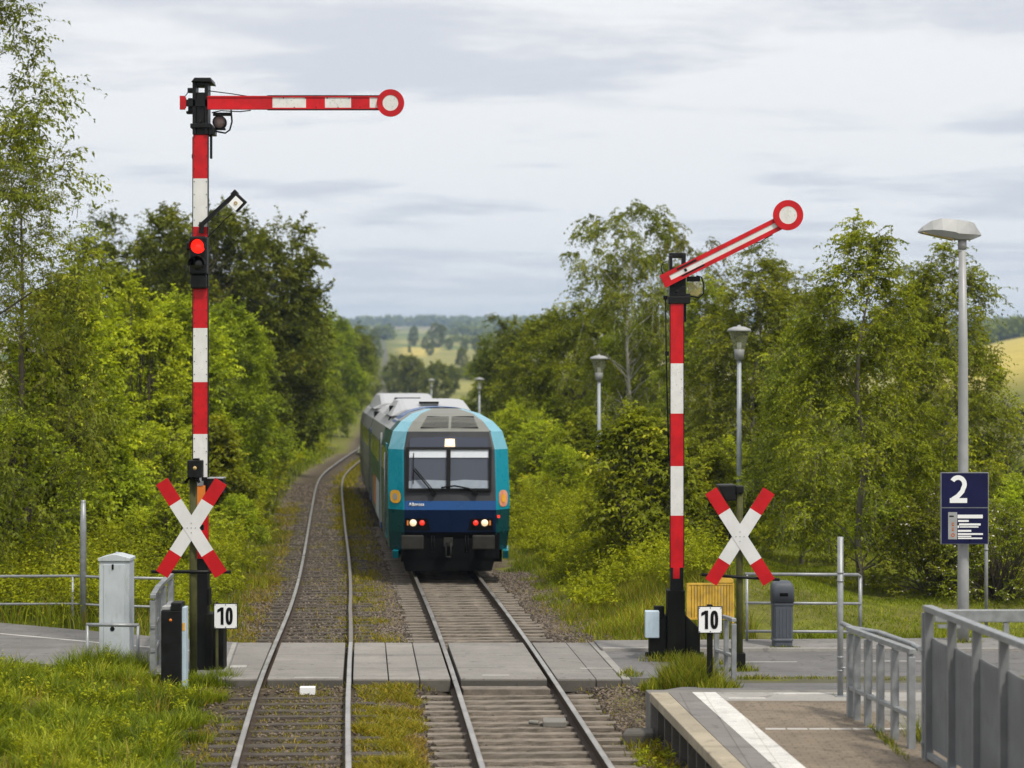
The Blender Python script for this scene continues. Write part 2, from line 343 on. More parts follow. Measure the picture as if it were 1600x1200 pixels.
# ------------------------------------------------------------------ geometry helpers
class Geo:
    def __init__(s): s.v = []; s.f = []; s.m = []; s.s = []
    def add(s, vs, fs, mat=0, sm=False):
        o = len(s.v); s.v += [tuple(v) for v in vs]
        for f in fs: s.f.append([i + o for i in f]); s.m.append(mat); s.s.append(sm)
    def box(s, c, d, mat=0, rot=None):
        x, y, z = d[0] / 2, d[1] / 2, d[2] / 2
        vs = [Vector((a * x, b * y, e * z)) for a in (-1, 1) for b in (-1, 1) for e in (-1, 1)]
        if rot is not None: vs = [rot @ v for v in vs]
        vs = [v + Vector(c) for v in vs]
        s.add(vs, [(0, 1, 3, 2), (4, 6, 7, 5), (0, 4, 5, 1), (2, 3, 7, 6), (0, 2, 6, 4), (1, 5, 7, 3)], mat)
        return s
    def span(s, a, b, mat=0):
        return s.box([(p + q) / 2 for p, q in zip(a, b)], [abs(q - p) for p, q in zip(a, b)], mat)
    def bar(s, p0, p1, w, h, mat=0, up=(0, 0, 1)):
        p0, p1 = Vector(p0), Vector(p1); d = (p1 - p0); L = d.length; d.normalize()
        u = Vector(up); sd = d.cross(u)
        if sd.length < 1e-4: sd = d.cross(Vector((0, 1, 0)))
        sd.normalize(); u = sd.cross(d)
        r = Matrix((d, sd, u)).transposed()
        return s.box((p0 + p1) / 2, (L, w, h), mat, r)
    def tube(s, pts, rad, n=10, mat=0, cap=True):
        pts = [Vector(p) for p in pts]
        if not hasattr(rad, '__len__'): rad = [rad] * len(pts)
        vs = []; ref = None
        for i, p in enumerate(pts):
            d = (pts[min(i + 1, len(pts) - 1)] - pts[max(i - 1, 0)]).normalized()
            if ref is None:
                ref = Vector((1, 0, 0)) if abs(d.x) < .9 else Vector((0, 1, 0))
            a = (ref - d * ref.dot(d)).normalized(); ref = a; b = d.cross(a)
            for k in range(n):
                an = 2 * math.pi * k / n
                vs.append(p + (a * math.cos(an) + b * math.sin(an)) * rad[i])
        fs = [(i * n + k, i * n + (k + 1) % n, (i + 1) * n + (k + 1) % n, (i + 1) * n + k) for i in range(len(pts) - 1) for k in range(n)]
        s.add(vs, fs, mat, True)
        if cap:
            o = len(s.v) - len(vs); e = o + (len(pts) - 1) * n
            s.f += [list(range(o, o + n))[::-1], list(range(e, e + n))]; s.m += [mat, mat]; s.s += [False, False]
        return s
    def lathe(s, prof, c, n=24, mat=0, axis='z'):
        vs = []
        for r, h in prof:
            for k in range(n):
                a = 2 * math.pi * k / n
                if axis == 'z': vs.append((c[0] + r * math.cos(a), c[1] + r * math.sin(a), c[2] + h))
                else: vs.append((c[0] + r * math.cos(a), c[1] + h, c[2] + r * math.sin(a)))
        fs = [(i * n + k, i * n + (k + 1) % n, (i + 1) * n + (k + 1) % n, (i + 1) * n + k) for i in range(len(prof) - 1) for k in range(n)]
        s.add(vs, fs, mat, True); return s
    def prism(s, pts, a, b, mat=0, plane='xz'):
        """polygon in the xz plane, pushed from y=a to y=b (or xy polygon from z=a to z=b)"""
        n = len(pts)
        mk = (lambda p, q: (p[0], q, p[1])) if plane == 'xz' else (lambda p, q: (p[0], p[1], q)) if plane == 'xy' else (lambda p, q: (q, p[0], p[1]))
        vs = [mk(p, a) for p in pts] + [mk(p, b) for p in pts]
        fs = [list(range(n))[::-1], list(range(n, 2 * n))] + [(i, (i + 1) % n, n + (i + 1) % n, n + i) for i in range(n)]
        s.add(vs, fs, mat); return s
    def disc(s, c, r, y0, y1, mat=0, n=32, r_in=0.0):
        if r_in:
            s.lathe([(r_in, y0 - c[1]), (r, y0 - c[1]), (r, y1 - c[1]), (r_in, y1 - c[1]), (r_in, y0 - c[1])], c, n, mat, 'y')
            for i in range(4 * n): s.s[-1 - i] = False
        else:
            s.prism([(c[0] + r * math.cos(2 * math.pi * k / n), c[2] + r * math.sin(2 * math.pi * k / n)) for k in range(n)], y0, y1, mat)
        return s


def link_mesh(name, me, mats, parent=None):
    for m in mats: me.materials.append(m)
    o = bpy.data.objects.new(name, me); COL.objects.link(o)
    if parent is not None: o.parent = parent
    return o


def build(name, g, mats, parent=None, bevel=0.0, org=None):
    """Geo in world coordinates -> one object; parented ones are stored relative to their thing"""
    v = np.array(g.v, float)
    if parent is not None:
        off = np.zeros(3); q = parent
        while q is not None: off += np.array(q.location); q = q.parent
    elif org is not None: off = np.array(org, float)
    else: off = np.array([(v[:, 0].min() + v[:, 0].max()) / 2, (v[:, 1].min() + v[:, 1].max()) / 2, v[:, 2].min()])
    me = bpy.data.meshes.new(name)
    me.from_pydata((v - off).tolist(), [], g.f)
    me.polygons.foreach_set('material_index', g.m); me.polygons.foreach_set('use_smooth', g.s)
    mats = mats if isinstance(mats, (list, tuple)) else [mats]
    import bmesh
    bm = bmesh.new(); bm.from_mesh(me); bmesh.ops.recalc_face_normals(bm, faces=bm.faces); bm.to_mesh(me); bm.free()
    o = link_mesh(name, me, mats, parent)
    if parent is None: o.location = off
    if bevel:
        b = o.modifiers.new('bevel', 'BEVEL'); b.width = bevel; b.segments = 2; b.limit_method = 'ANGLE'; b.angle_limit = .7
    return o


def tag(o, label=None, cat=None, group=None, kind=None):
    if label: o['label'] = label
    if cat: o['category'] = cat
    if group: o['group'] = group
    if kind: o['kind'] = kind
    return o


def thing(name, loc, label, cat, group=None):
    o = bpy.data.objects.new(name, None); COL.objects.link(o); o.location = loc; o.empty_display_size = .2
    return tag(o, label, cat, group)


def copy_tree(o, parent=None):
    c = o.copy(); COL.objects.link(c); c.parent = parent
    for ch in list(o.children): copy_tree(ch, c)
    return c


def np_mesh(name, V, Fq, tint=None, mat=None, mat_idx=None):
    """many equal-sized faces from arrays"""
    k = Fq.shape[1]; me = bpy.data.meshes.new(name)
    me.vertices.add(len(V)); me.vertices.foreach_set('co', V.astype(np.float32).ravel())
    me.loops.add(Fq.size); me.loops.foreach_set('vertex_index', Fq.astype(np.int32).ravel())
    me.polygons.add(len(Fq)); me.polygons.foreach_set('loop_start', np.arange(0, Fq.size, k, dtype=np.int32))
    me.polygons.foreach_set('loop_total', np.full(len(Fq), k, np.int32))
    if mat_idx is not None: me.polygons.foreach_set('material_index', mat_idx.astype(np.int32))
    if tint is not None:
        a = me.attributes.new('tint', 'FLOAT', 'FACE'); a.data.foreach_set('value', tint.astype(np.float32))
    me.update(calc_edges=True); me.validate()
    return me


def stroke(path, w):
    """a flat band of width w along a 2-D path, as quads"""
    P = [Vector((a, b)) for a, b in path]; vs = []
    for i, p in enumerate(P):
        d = (P[min(i + 1, len(P) - 1)] - P[max(i - 1, 0)]).normalized(); n = Vector((-d.y, d.x)) * w / 2
        vs += [p + n, p - n]
    return vs, [(i * 2, i * 2 + 1, i * 2 + 3, i * 2 + 2) for i in range(len(P) - 1)]


def numeral(name, ch, h, c, mat, parent, wid, th):
    """digits built as flat plates facing -y: h tall, each wid wide, strokes th thick"""
    g = Geo(); gap = wid * .22; x = c[0] - (len(ch) * wid + (len(ch) - 1) * gap) / 2
    def put(path, closed=False):
        vs, fs = stroke(path, th); n = len(vs)
        a = [(v.x, c[1] - .003, v.y) for v in vs]; g.add(a, fs)
    for q in ch:
        z0 = c[2] - h / 2
        if q == '1':
            xr = x + wid * .72; put([(xr, z0), (xr, z0 + h)])
            vs = [(xr - th * .4, z0 + h), (xr - th * .4, z0 + h - th * 1.15), (x + wid * .05, z0 + h * .70), (x + wid * .05, z0 + h * .70 + th * 1.0)]
            g.add([(a, c[1] - .0035, b) for a, b in vs], [(0, 1, 2, 3)])
        elif q == '0':
            rx, rz = (wid - th) / 2, (h - th) / 2; path = []
            for k in range(41):
                a = 2 * math.pi * k / 40; ca, sa = math.cos(a), math.sin(a)
                path.append((x + wid / 2 + rx * math.copysign(abs(ca) ** .85, ca), z0 + h / 2 + rz * math.copysign(abs(sa) ** .75, sa)))
            put(path)
        elif q == '2':
            r = (wid - th) / 2; path = []
            for k in range(25):
                a = math.radians(150 - 185 * k / 24); path.append((x + wid * .48 + r * math.cos(a), z0 + h - th / 2 - r * 1.05 + r * 1.05 * math.sin(a)))
            path += [(x + wid * .72, z0 + h * .42), (x + wid * .46, z0 + h * .24), (x + th * .62, z0 + th * .75)]
            put(path); g.add([(a, c[1] - .0035, b) for a, b in ((x, z0), (x + wid, z0), (x + wid, z0 + th * 1.05), (x, z0 + th * 1.05))], [(0, 1, 2, 3)])
        x += wid + gap
    o = build(name, g, mat, parent); m = o.modifiers.new('thickness', 'SOLIDIFY'); m.thickness = .002; m.offset = 0
    return o


def text_part(name, body, h, c, mat, parent, sx=1.0, depth=.004, bold=.0):
    """letters as a mesh lying in the xz plane facing -y, centred on c, letter height h"""
    cu = bpy.data.curves.new(name, 'FONT'); cu.body = body; cu.align_x = 'CENTER'; cu.size = 1.0; cu.extrude = 0; cu.offset = bold
    to = bpy.data.objects.new(name, cu); COL.objects.link(to)
    dg = bpy.context.evaluated_depsgraph_get()
    me = bpy.data.meshes.new_from_object(to.evaluated_get(dg))
    bpy.data.objects.remove(to); bpy.data.curves.remove(cu)
    v = np.array([q.co[:] for q in me.vertices])
    mn, mx = v.min(0), v.max(0); sc = h / (mx[1] - mn[1])
    ctr = (mn + mx) / 2
    off = np.zeros(3); q = parent
    while q is not None: off += np.array(q.location); q = q.parent
    for vv in me.vertices:
        x = (vv.co.x - ctr[0]) * sc * sx; z = (vv.co.y - ctr[1]) * sc
        vv.co = (c[0] + x - off[0], c[1] - off[1], c[2] + z - off[2])
    me.materials.clear()
    o = link_mesh(name, me, [mat], parent)
    s = o.modifiers.new('thickness', 'SOLIDIFY'); s.thickness = depth; s.offset = 1
    return o


# ------------------------------------------------------------------ alignment of the two tracks
def spline(xs, ys):
    xs = np.array(xs, float); ys = np.array(ys, float); n = len(xs); h = np.diff(xs)
    A = np.zeros((n, n)); r = np.zeros(n); A[0, 0] = A[-1, -1] = 1
    for i in range(1, n - 1):
        A[i, i - 1], A[i, i], A[i, i + 1] = h[i - 1], 2 * (h[i - 1] + h[i]), h[i]
        r[i] = 3 * ((ys[i + 1] - ys[i]) / h[i] - (ys[i] - ys[i - 1]) / h[i - 1])
    c = np.linalg.solve(A, r)
    b = np.diff(ys) / h - h * (2 * c[:-1] + c[1:]) / 3; d = np.diff(c) / (3 * h)
    def f(x):
        x = np.asarray(x, float); i = np.clip(np.searchsorted(xs, x) - 1, 0, n - 2); t = x - xs[i]
        return ys[i] + b[i] * t + c[i] * t * t + d[i] * t ** 3
    return f


RC = spline([0, 21.3, 31.9, 42.6, 64, 84, 110, 132, 200, 300, 600, 1000, 1500, 1800, 2200],
            [2.1, .395, -.44, -1.40, -3.45, -5.50, -7.9, -9.65, -13.9, -20.6, -40, -66, -101, -122, -150])
LL = spline([0, 21.3, 27.9, 31.9, 35.9, 45.7, 55.9, 71.8, 81, 95, 109, 121, 132, 146, 160],
            [-1.25, -3.09, -3.65, -3.93, -4.20, -5.01, -5.96, -7.45, -8.3, -9.40, -10.05, -10.5, -10.88, -11.35, -11.95])
def LG(Y): return np.interp(Y, [0, 28, 32, 37, 60, 95, 132], [1.26, 1.28, 1.25, 1.16, 1.12, 1.12, 1.25])
def LC(Y): return LL(Y) + LG(Y) / 2
HG = .7175


def far_z(Y):
    return np.interp(Y, [-100, 140, 300, 500, 800, 1200, 1700, 2500, 3500, 4300, 5200, 7000],
                     [0, 0, 1.6, 6.2, 14.5, 31, 52, 81, 123, 158, 172, 120])


def gz(x, y):
    """height of the ground"""
    x = np.asarray(x, float); y = np.asarray(y, float)
    dr = np.abs(x - RC(np.clip(y, 0, 2200))); dl = np.where(y < 134, np.abs(x - LC(np.clip(y, 0, 132))), 99)
    d = np.minimum(dr, dl)
    between = (x > LC(np.clip(y, 0, 132))) & (x < RC(np.clip(y, 0, 2200))) & (y < 134)
    base = -.185 - .035 * (dr < 1.15) * (y < 140) + .012 * (dl < .8) + .12 * smooth(1.5, 2.8, d) * (1 - .5 * between)
    base = base + .085 * smooth(26.9, 27.8, y) * (y < 28) * (dr > 1.0)
    u = x / np.maximum(y, 8)
    lft = np.clip(LC(np.clip(y, 0, 132)) - 2.6 - x, 0, 60); lft = np.where(y > 134, np.clip(RC(np.clip(y, 0, 2200)) - 3.2 - x, 0, 60), lft)
    rgt = np.clip(x - RC(np.clip(y, 0, 2200)) - 2.2, 0, 60)
    z = base + smooth(0, 9, lft) * 1.5 * smooth(36, 46, y) * (1 - smooth(500, 900, y))
    z = z + .22 * smooth(0, 2.5, lft) * (1 - smooth(26.5, 29.0, y))
    z = z + .65 * smooth(0.2, 2.2, rgt) * (1 - .75 * smooth(3.6, 6.0, rgt)) * smooth(33.0, 37, y) * (1 - smooth(70, 120, y))
    z = z + far_z(y) + smooth(.20, .29, u) * np.interp(y, [0, 150, 300, 560, 800, 1500, 3000], [0, 0, 3.5, 12, 14, 8, 0])
    z = z + .04 * np.sin(x * 2.1 + y * .7) * np.sin(y * 1.3 - x * .5) * smooth(2.2, 4, d) * (y < 140)
    z = z + smooth(2500, 4200, y) * 14 * np.sin(x * .0016 + 1.0) * np.sin(x * .0007 + 2.2)
    return z


# ------------------------------------------------------------------ ground
def make_ground():
    ys = np.concatenate([np.arange(-25, 60, .45), 60 * (6900 / 60.) ** np.linspace(0, 1, 130)])
    xn = np.arange(-15, 15, .38); gx = 15 * (4800 / 15.) ** np.linspace(0, 1, 60)
    xs = np.concatenate([-gx[::-1], xn[1:], gx])
    X, Y = np.meshgrid(xs, ys); Z = gz(X, Y)
    nx, ny = len(xs), len(ys)
    V = np.stack([X, Y, Z], -1).reshape(-1, 3)
    i = np.arange(nx * ny).reshape(ny, nx)
    Fq = np.stack([i[:-1, :-1], i[:-1, 1:], i[1:, 1:], i[1:, :-1]], -1).reshape(-1, 4)
    me = np_mesh('ground', V, Fq)
    me.polygons.foreach_set('use_smooth', np.ones(len(Fq), bool))
    yc = np.clip(Y, 0, 132)
    d = np.where(Y < 134, np.minimum(np.abs(X - RC(np.clip(Y, 0, 2200))), np.abs(X - LC(yc))), np.abs(X - RC(np.clip(Y, 0, 2200))))
    d = np.where((X > LC(yc)) & (X < RC(np.clip(Y, 0, 2200))) & (Y < 134), d - .7, d)
    def at(n, val):
        a = me.attributes.new(n, 'FLOAT', 'POINT'); a.data.foreach_set('value', val.astype(np.float32).ravel())
    at('bank', d - 1.75)
    at('oil_shade', 1 - smooth(1.0, 1.45, np.abs(X - RC(np.clip(Y, 0, 2200)))))
    at('old', (1 - smooth(1.0, 1.7, np.abs(X - LC(yc)))) * (Y < 134))
    at('farm', smooth(260, 420, Y) * smooth(4, 14, np.abs(X - RC(np.clip(Y, 0, 2200)))))
    at('wheat', smooth(.215, .235, X / np.maximum(Y, 8)) * smooth(140, 200, Y) * (1 - smooth(800, 1000, Y)) + smooth(930, 990, Y) * (1 - smooth(1190, 1240, Y)) * smooth(-90, -78, X) * (1 - smooth(-48, -38, X)))
    at('wooded', smooth(3300, 3900, Y + 500 * np.sin(X * .0011)) )
    o = link_mesh('ground', me, [M['ground']]); tag(o, kind='structure')


make_ground()


# ------------------------------------------------------------------ roads, kerbs, crossing
def sheet(name, pts, z0, z1, mat, bevel=0.0, **kw):
    g = Geo(); g.prism(pts, z0, z1, 0, 'xy')
    return tag(build(name, g, mat, bevel=bevel), kind='structure')


YN, YF = 27.95, 31.95                                   # near and far edge of the crossing deck
deck_l = wx(352, YN), wx(372, YF)
sheet('road', [(deck_l[0] - .0, YN + .05), (deck_l[1] + .0, YF), (-6.2, 32.8), (-9.3, 34.7), (-40, 47), (-40, 41), (-9.3, 30.4), (-6.9, 29.3)], -.4, -.004, M['asphalt'])
rx0, rx1 = wx(985, YN), wx(932, YF)
sheet('road', [(rx0, YN + .05), (8, 28.2), (40, 28.6), (40, 31.0), (8, 30.82), (rx1 + .05, 30.85)], -.4, -.004, M['asphalt_dark'])
sheet('sidewalk', [(rx1 + .03, 30.97), (8, 30.94), (40, 31.12), (40, 32.9), (8, 32.3), (rx1 - .04, YF)], -.4, .03, M['asphalt'])
sheet('kerb', [(rx1 + .05, 30.855), (8, 30.825), (40, 31.005), (40, 31.115), (8, 30.935), (rx1 + .05, 30.965)], -.4, .045, M['kerb'])
# painted edge lines
sheet('road_marking', [(-9.3, 33.42), (-6.2, 31.55), (-4.75, 30.75), (-4.75, 30.66), (-6.2, 31.46), (-9.3, 33.33)], -.003, .0015, M['line_faded'])
sheet('road_marking', [(-6.9, 29.42), (-4.75, 28.15), (-4.75, 28.08), (-6.9, 29.34)], -.003, .0015, M['line_faded'])
for a, b, yy in ((3.4, 4.4, 29.6), (5.2, 6.6, 29.7)):
    sheet('road_marking', [(a, yy), (b, yy + .02), (b, yy + .06), (a, yy + .05)], -.003, .0015, M['line_faded'])
# path climbing from the road to the platform end, with a gravel verge beside it
g = Geo()
g.add([(1.95, 24.55, .36), (9, 24.55, .36), (9, 27.3, .03), (2.75, 27.3, .03), (1.95, 24.55, -.3), (9, 24.55, -.3), (9, 27.3, -.3), (2.75, 27.3, -.3)],
      [(0, 1, 2, 3), (4, 7, 6, 5), (0, 4, 5, 1), (2, 6, 7, 3), (0, 3, 7, 4), (1, 5, 6, 2)])
tag(build('path', g, M['asphalt_dark']), kind='structure')
sheet('verge', [(2.3, 27.34), (9, 27.34), (9, 28.15), (2.0, 27.9)], -.3, .02, M['far_ballast'])

deck = thing('crossing_deck', (-.5, YN, -.17), 'pale grey panel deck of the level crossing between and beside the rails', 'crossing deck')


def deck_panel(a0, a1, b0, b1, y0=YN, y1=YF, z=-.006, mat='deck', name='panel'):
    g = Geo(); g.prism([(a0, y0), (b0, y0), (b1, y1), (a1, y1)], -.165, z, 0, 'xy')
    o = build(name, g, M[mat], deck, bevel=.012)
    g = Geo(); g.prism([(a0 + .002, y0 - .03), (b0 - .002, y0 - .03), (b0 - .004, y0 - .002), (a0 + .004, y0 - .002)], -.2, z - .018, 0, 'xy')
    build('edge_shade', g, M['conc_dark'], deck, bevel=.01)  # dark strip puts the front face's shade into its colour
    return o


def rl(k, y):                                             # x of the four rails
    return {'a': LL(y), 'b': LL(y) + LG(y), 'c': RC(y) - HG, 'd': RC(y) + HG}[k]


gp = .06
A0, A1, B0, B1 = rl('a', YN), rl('a', YF), rl('b', YN), rl('b', YF)
C0, C1, D0, D1 = rl('c', YN), rl('c', YF), rl('d', YN), rl('d', YF)
deck_panel(deck_l[0], deck_l[1], A0 - gp, A1 - gp)
deck_panel(A0 + gp + .03, A1 + gp + .03, B0 - gp - .03, B1 - gp - .03)
w0, w1 = C0 - B0 - 2 * gp, C1 - B1 - 2 * gp
for i, (p, q) in enumerate(((0, .36), (.37, .68), (.69, 1))):
    deck_panel(B0 + gp + w0 * p, B1 + gp + w1 * p, B0 + gp + w0 * q, B1 + gp + w1 * q, z=-.006 - .003 * (i % 2))
deck_panel(C0 + gp + .03, C1 + gp + .03, D0 - gp - .03, D1 - gp - .03)
deck_panel(D0 + gp, D1 + gp, D0 + .62, D1 + .62)
deck_panel(D0 + .63, D1 + .63, rx0 - .13, rx1 - .13, z=-.009)
deck_panel(rx0 - .12, rx1 - .12, rx0, rx1, z=-.002, mat='kerb', name='edge_strip')
deck_panel(deck_l[0] - .1, deck_l[1] - .1, deck_l[0] - .01, deck_l[1] - .01, z=-.003, mat='kerb', name='edge_strip')
for (x0, x1, y0, y1) in ((-3.25, -2.6, 28.03, 28.08), (-.5, -.1, 28.25, 28.30), (1.0, 1.5, 28.95, 29.0), (-4.3, -4.05, 29.05, 29.3)):
    sk = lambda yy: -.05 * (yy - 29.5)
    g = Geo(); g.prism([(x0 + sk(y0), y0), (x1 + sk(y0), y0), (x1 + sk(y1), y1), (x0 + sk(y1), y1)], -.005, -.0015, 0, 'xy')
    build('paint_mark', g, M['line_faded'], deck)
g = Geo(); g.prism([(C0 + .14, YN - .62), (D0 - .05, YN - .62), (D0 - .1, YN - .34), (C0 + .1, YN - .34)], -.16, -.06, 0, 'xy')
tag(build('timber_beam', g, M['timber'], bevel=.012), 'weathered flat timber beam between the rails below the crossing', 'beam')
g = Geo(); g.span((wx(468, 27.3), 27.3, -.2), (wx(492, 27.3), 27.42, -.03)); g.span((wx(472, 27.3), 27.34, -.26), (wx(488, 27.3), 27.40, -.2))
tag(build('marker_block', g, M['sign_white'], bevel=.01), 'small white marker block under the crossing edge between the rails', 'marker')
g = Geo(); g.box((wx(866, 25.0), 24.9, -.115), (.30, .36, .07))
g.tube([(wx(866, 25) - .2, 24.9, -.12), (wx(866, 25) - .33, 24.95, -.12)], .03, 8)
tag(build('concrete_plate', g, M['conc'], bevel=.01), 'square grey concrete plate lying between the rails on the sleepers', 'plate')
g = Geo(); g.prism([(1.35, 23.55), (1.75, 23.6), (1.78, 24.0), (1.42, 23.95)], -.3, -.02, 0, 'xy')
tag(build('concrete_block', g, M['conc_dark'], bevel=.03), 'dark low concrete block on the ballast at the platform end', 'block')


# ------------------------------------------------------------------ railway tracks
def rail_geo(fx, y0, y1, step):
    n = max(2, int((y1 - y0) / step)); ys = np.linspace(y0, y1, n)
    prof = [(-.07, -.172), (.07, -.172), (.07, -.158), (.012, -.14), (.010, -.045), (.036, -.032), (.036, -.006), (.028, 0), (-.028, 0), (-.036, -.006), (-.036, -.032), (-.010, -.045), (-.012, -.14), (-.07, -.158)]
    g = Geo(); k = len(prof); vs = []
    for y in ys:
        x = float(fx(y)); zz = float(far_z(y))
        vs += [(x + a, y, b + zz) for a, b in prof]
    for i in range(n - 1):
        for j in range(k):
            q = (j + 1) % k
            g.f.append([i * k + j, i * k + q, (i + 1) * k + q, (i + 1) * k + j]); g.m.append(1 if j in (6, 7, 8) else 0); g.s.append(False)
    g.v = vs
    return g


def sleeper_mesh(L, seed, mat='sleeper'):
    r = random.Random(seed); g = Geo()
    n = 15; w = .098
    vs = []
    for i in range(n):
        x = -L / 2 + L * i / (n - 1)
        j = lambda s=.013: r.uniform(-s, s)
        vs += [(x, -w + j(), -.12), (x, -w + .012 + j(), -.006 + j(.006)), (x, j(), .002 + j(.006)), (x, w - .012 + j(), -.006 + j(.006)), (x, w + j(), -.12)]
    fs = [(i * 5 + k, i * 5 + k + 1, i * 5 + k + 6, i * 5 + k + 5) for i in range(n - 1) for k in range(4)] + [(0, 4, 3, 2, 1), tuple((n - 1) * 5 + k for k in range(5))]
    g.add(vs, fs)
    me = bpy.data.meshes.new('sleeper'); me.from_pydata(g.v, [], g.f); me.materials.append(M[mat])
    return me


SLM = [sleeper_mesh(2.45, s) for s in range(5)]
SLO = [sleeper_mesh(2.45, s + 9, 'sleeper_old') for s in range(5)]


def make_track(label, fc, fl, fr, y_end, ys, hw_scale, sink):
    t = thing('railway_track', (float(fc(20)), 20, -.17), label, 'railway track')
    build('rail', rail_geo(fl, 6, y_end, .8), [M['rust_rail'], M['rail_head']], t)
    build('rail', rail_geo(fr, 6, y_end if y_end < 131 else 32, .8), [M['rust_rail'], M['rail_head']], t)
    if y_end > 131: build('rail', rail_geo(fr, 32.02, 122, .8), [M['rust_rail'], M['rail_dull']], t)
    for i, y in enumerate(ys):
        o = bpy.data.objects.new('sleeper', (SLM if sink == 0 else SLO)[random.randrange(5)]); COL.objects.link(o); o.parent = t
        x = float(fc(y)); sl = float(fc(y + .5) - fc(y - .5))
        o.location = (x - t.location.x + random.uniform(-.03, .03), y - 20, -.155 + .17 - sink + random.uniform(-.006, .006))
        o.rotation_euler = (0, random.uniform(-.006, .006), -sl * .6 + random.uniform(-.012, .012)); o.scale = (hw_scale * random.uniform(.97, 1.03), random.uniform(.8, 1.15), 1)
    return t


ysr = [y for y in np.arange(17.0, 61.5, .43) if not (YN - .45 < y < YF + .1)][:100]
ysl = [y for y in np.arange(17.2, 75, .52) if not (YN - .2 < y < YF + .1)][:100]
make_track('straight railway track under the oncoming train, with bare grey sleepers', RC, lambda y: RC(y) - HG, lambda y: RC(y) + HG, 130, ysr, 1.0, 0.0)
make_track('curving overgrown railway track on the left side of the train', LC, LL, lambda y: LL(y) + LG(y), 158, ysl, .84, -.016)
t3 = thing('railway_track', (float(RC(140)), 140, 0), 'single line track running on far behind the train towards the hills', 'railway track')
g1 = Geo()
yy = np.linspace(131, 2100, 120); vs = []
for y in yy:
    x = float(RC(y)); z = float(gz(x, y)) + .12
    vs += [(x - 1.0, y, z), (x + 1.0, y, z), (x + 1.5, y, z - .6), (x - 1.5, y, z - .6)]
g1.add(vs, [(i * 4 + k, i * 4 + (k + 1) % 4, i * 4 + 4 + (k + 1) % 4, i * 4 + 4 + k) for i in range(119) for k in range(4)])
build('ballast_bed', g1, M['far_ballast'], t3)
for sgn in (-1, 1):
    def frail(y, s=sgn): return RC(y) + s * HG
    g = Geo(); vs = []
    for y in yy:
        x = float(frail(y)); z = float(gz(float(RC(y)), y)) + .12
        vs += [(x - .035, y, z), (x - .035, y, z + .15), (x + .035, y, z + .15), (x + .035, y, z)]
    g.add(vs, [(i * 4 + k, i * 4 + (k + 1) % 4, i * 4 + 4 + (k + 1) % 4, i * 4 + 4 + k) for i in range(119) for k in range(4)])
    build('rail', g, M['rust_rail'], t3)

# ------------------------------------------------------------------ platform
def pe(y): return 1.727 + (24.1 - y) * .081               # platform edge line
PZ = .40
pf = thing('platform', (3, 15, -.3), 'low station platform with pale edge stones and white tactile strip', 'platform')


def pstrip(name, o0, o1, z0, z1, mat, y0=3.0, y1=24.1, bevel=0.0):
    g = Geo(); g.prism([(pe(y0) + o0, y0), (pe(y0) + o1, y0), (pe(y1) + o1, y1), (pe(y1) + o0, y1)], z0, z1, 0, 'xy')
    return build(name, g, M[mat], pf, bevel=bevel)


for k in range(15):                                       # edge stones, one metre and a half each
    y1 = 24.1 - k * 1.4; pstrip('edge_stone', 0, .235, PZ - .12, PZ, 'edge_stone', y1 - 1.394, y1, .012)
pstrip('slab_strip', .238, .53, .1, PZ - .001, 'slab_grey')
pstrip('tactile_strip', .533, .83, .1, PZ + .003, 'tactile')
pstrip('paving', .833, 2.42, .1, PZ - .002, 'paver', 3, 23.45)
pstrip('side_slab', 2.423, 3.6, .1, PZ - .006, 'conc', 3, 23.45)
pstrip('end_kerb', .833, 7.4, .1, PZ + .002, 'kerb', 23.454, 24.1, .01)
pstrip('end_kerb', 0.01, 7.4, -.3, PZ - .03, 'conc', 24.104, 24.5, .01)
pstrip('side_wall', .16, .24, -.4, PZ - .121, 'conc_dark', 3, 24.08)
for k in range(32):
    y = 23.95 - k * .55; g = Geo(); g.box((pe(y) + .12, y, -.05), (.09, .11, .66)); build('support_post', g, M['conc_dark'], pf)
g = Geo()
for k in range(7):
    x0 = pe(21.5) + .9 + k * .245; g.prism([(x0, 21.46), (x0 + .225, 21.46), (x0 + .225, 21.54), (x0, 21.54)], PZ - .004, PZ + .002, 0, 'xy')
for (x0, x1, yy_) in ((pe(23.6) + .9, pe(23.6) + 1.35, 23.58), (pe(23.6) + 1.5, pe(23.6) + 2.2, 23.95), (pe(23.6) + 2.3, pe(23.6) + 2.75, 23.95)):
    g.prism([(x0, yy_), (x1, yy_), (x1, yy_ + .1), (x0, yy_ + .1)], PZ, PZ + .0045, 0, 'xy')
build('white_line', g, M['line_faded'], pf)


# ------------------------------------------------------------------ semaphore signals
def stripes(x0, x1, y0, y1, Yd, cuts, mats, px=True):
    """posts striped by cuts in photo rows"""
    g = Geo()
    for (a, b), m in zip(zip(cuts[:-1], cuts[1:]), mats):
        za, zb = wz(a, Yd), wz(b, Yd)
        g.span((x0, y0, zb), (x1, y1, za), m)
    return g


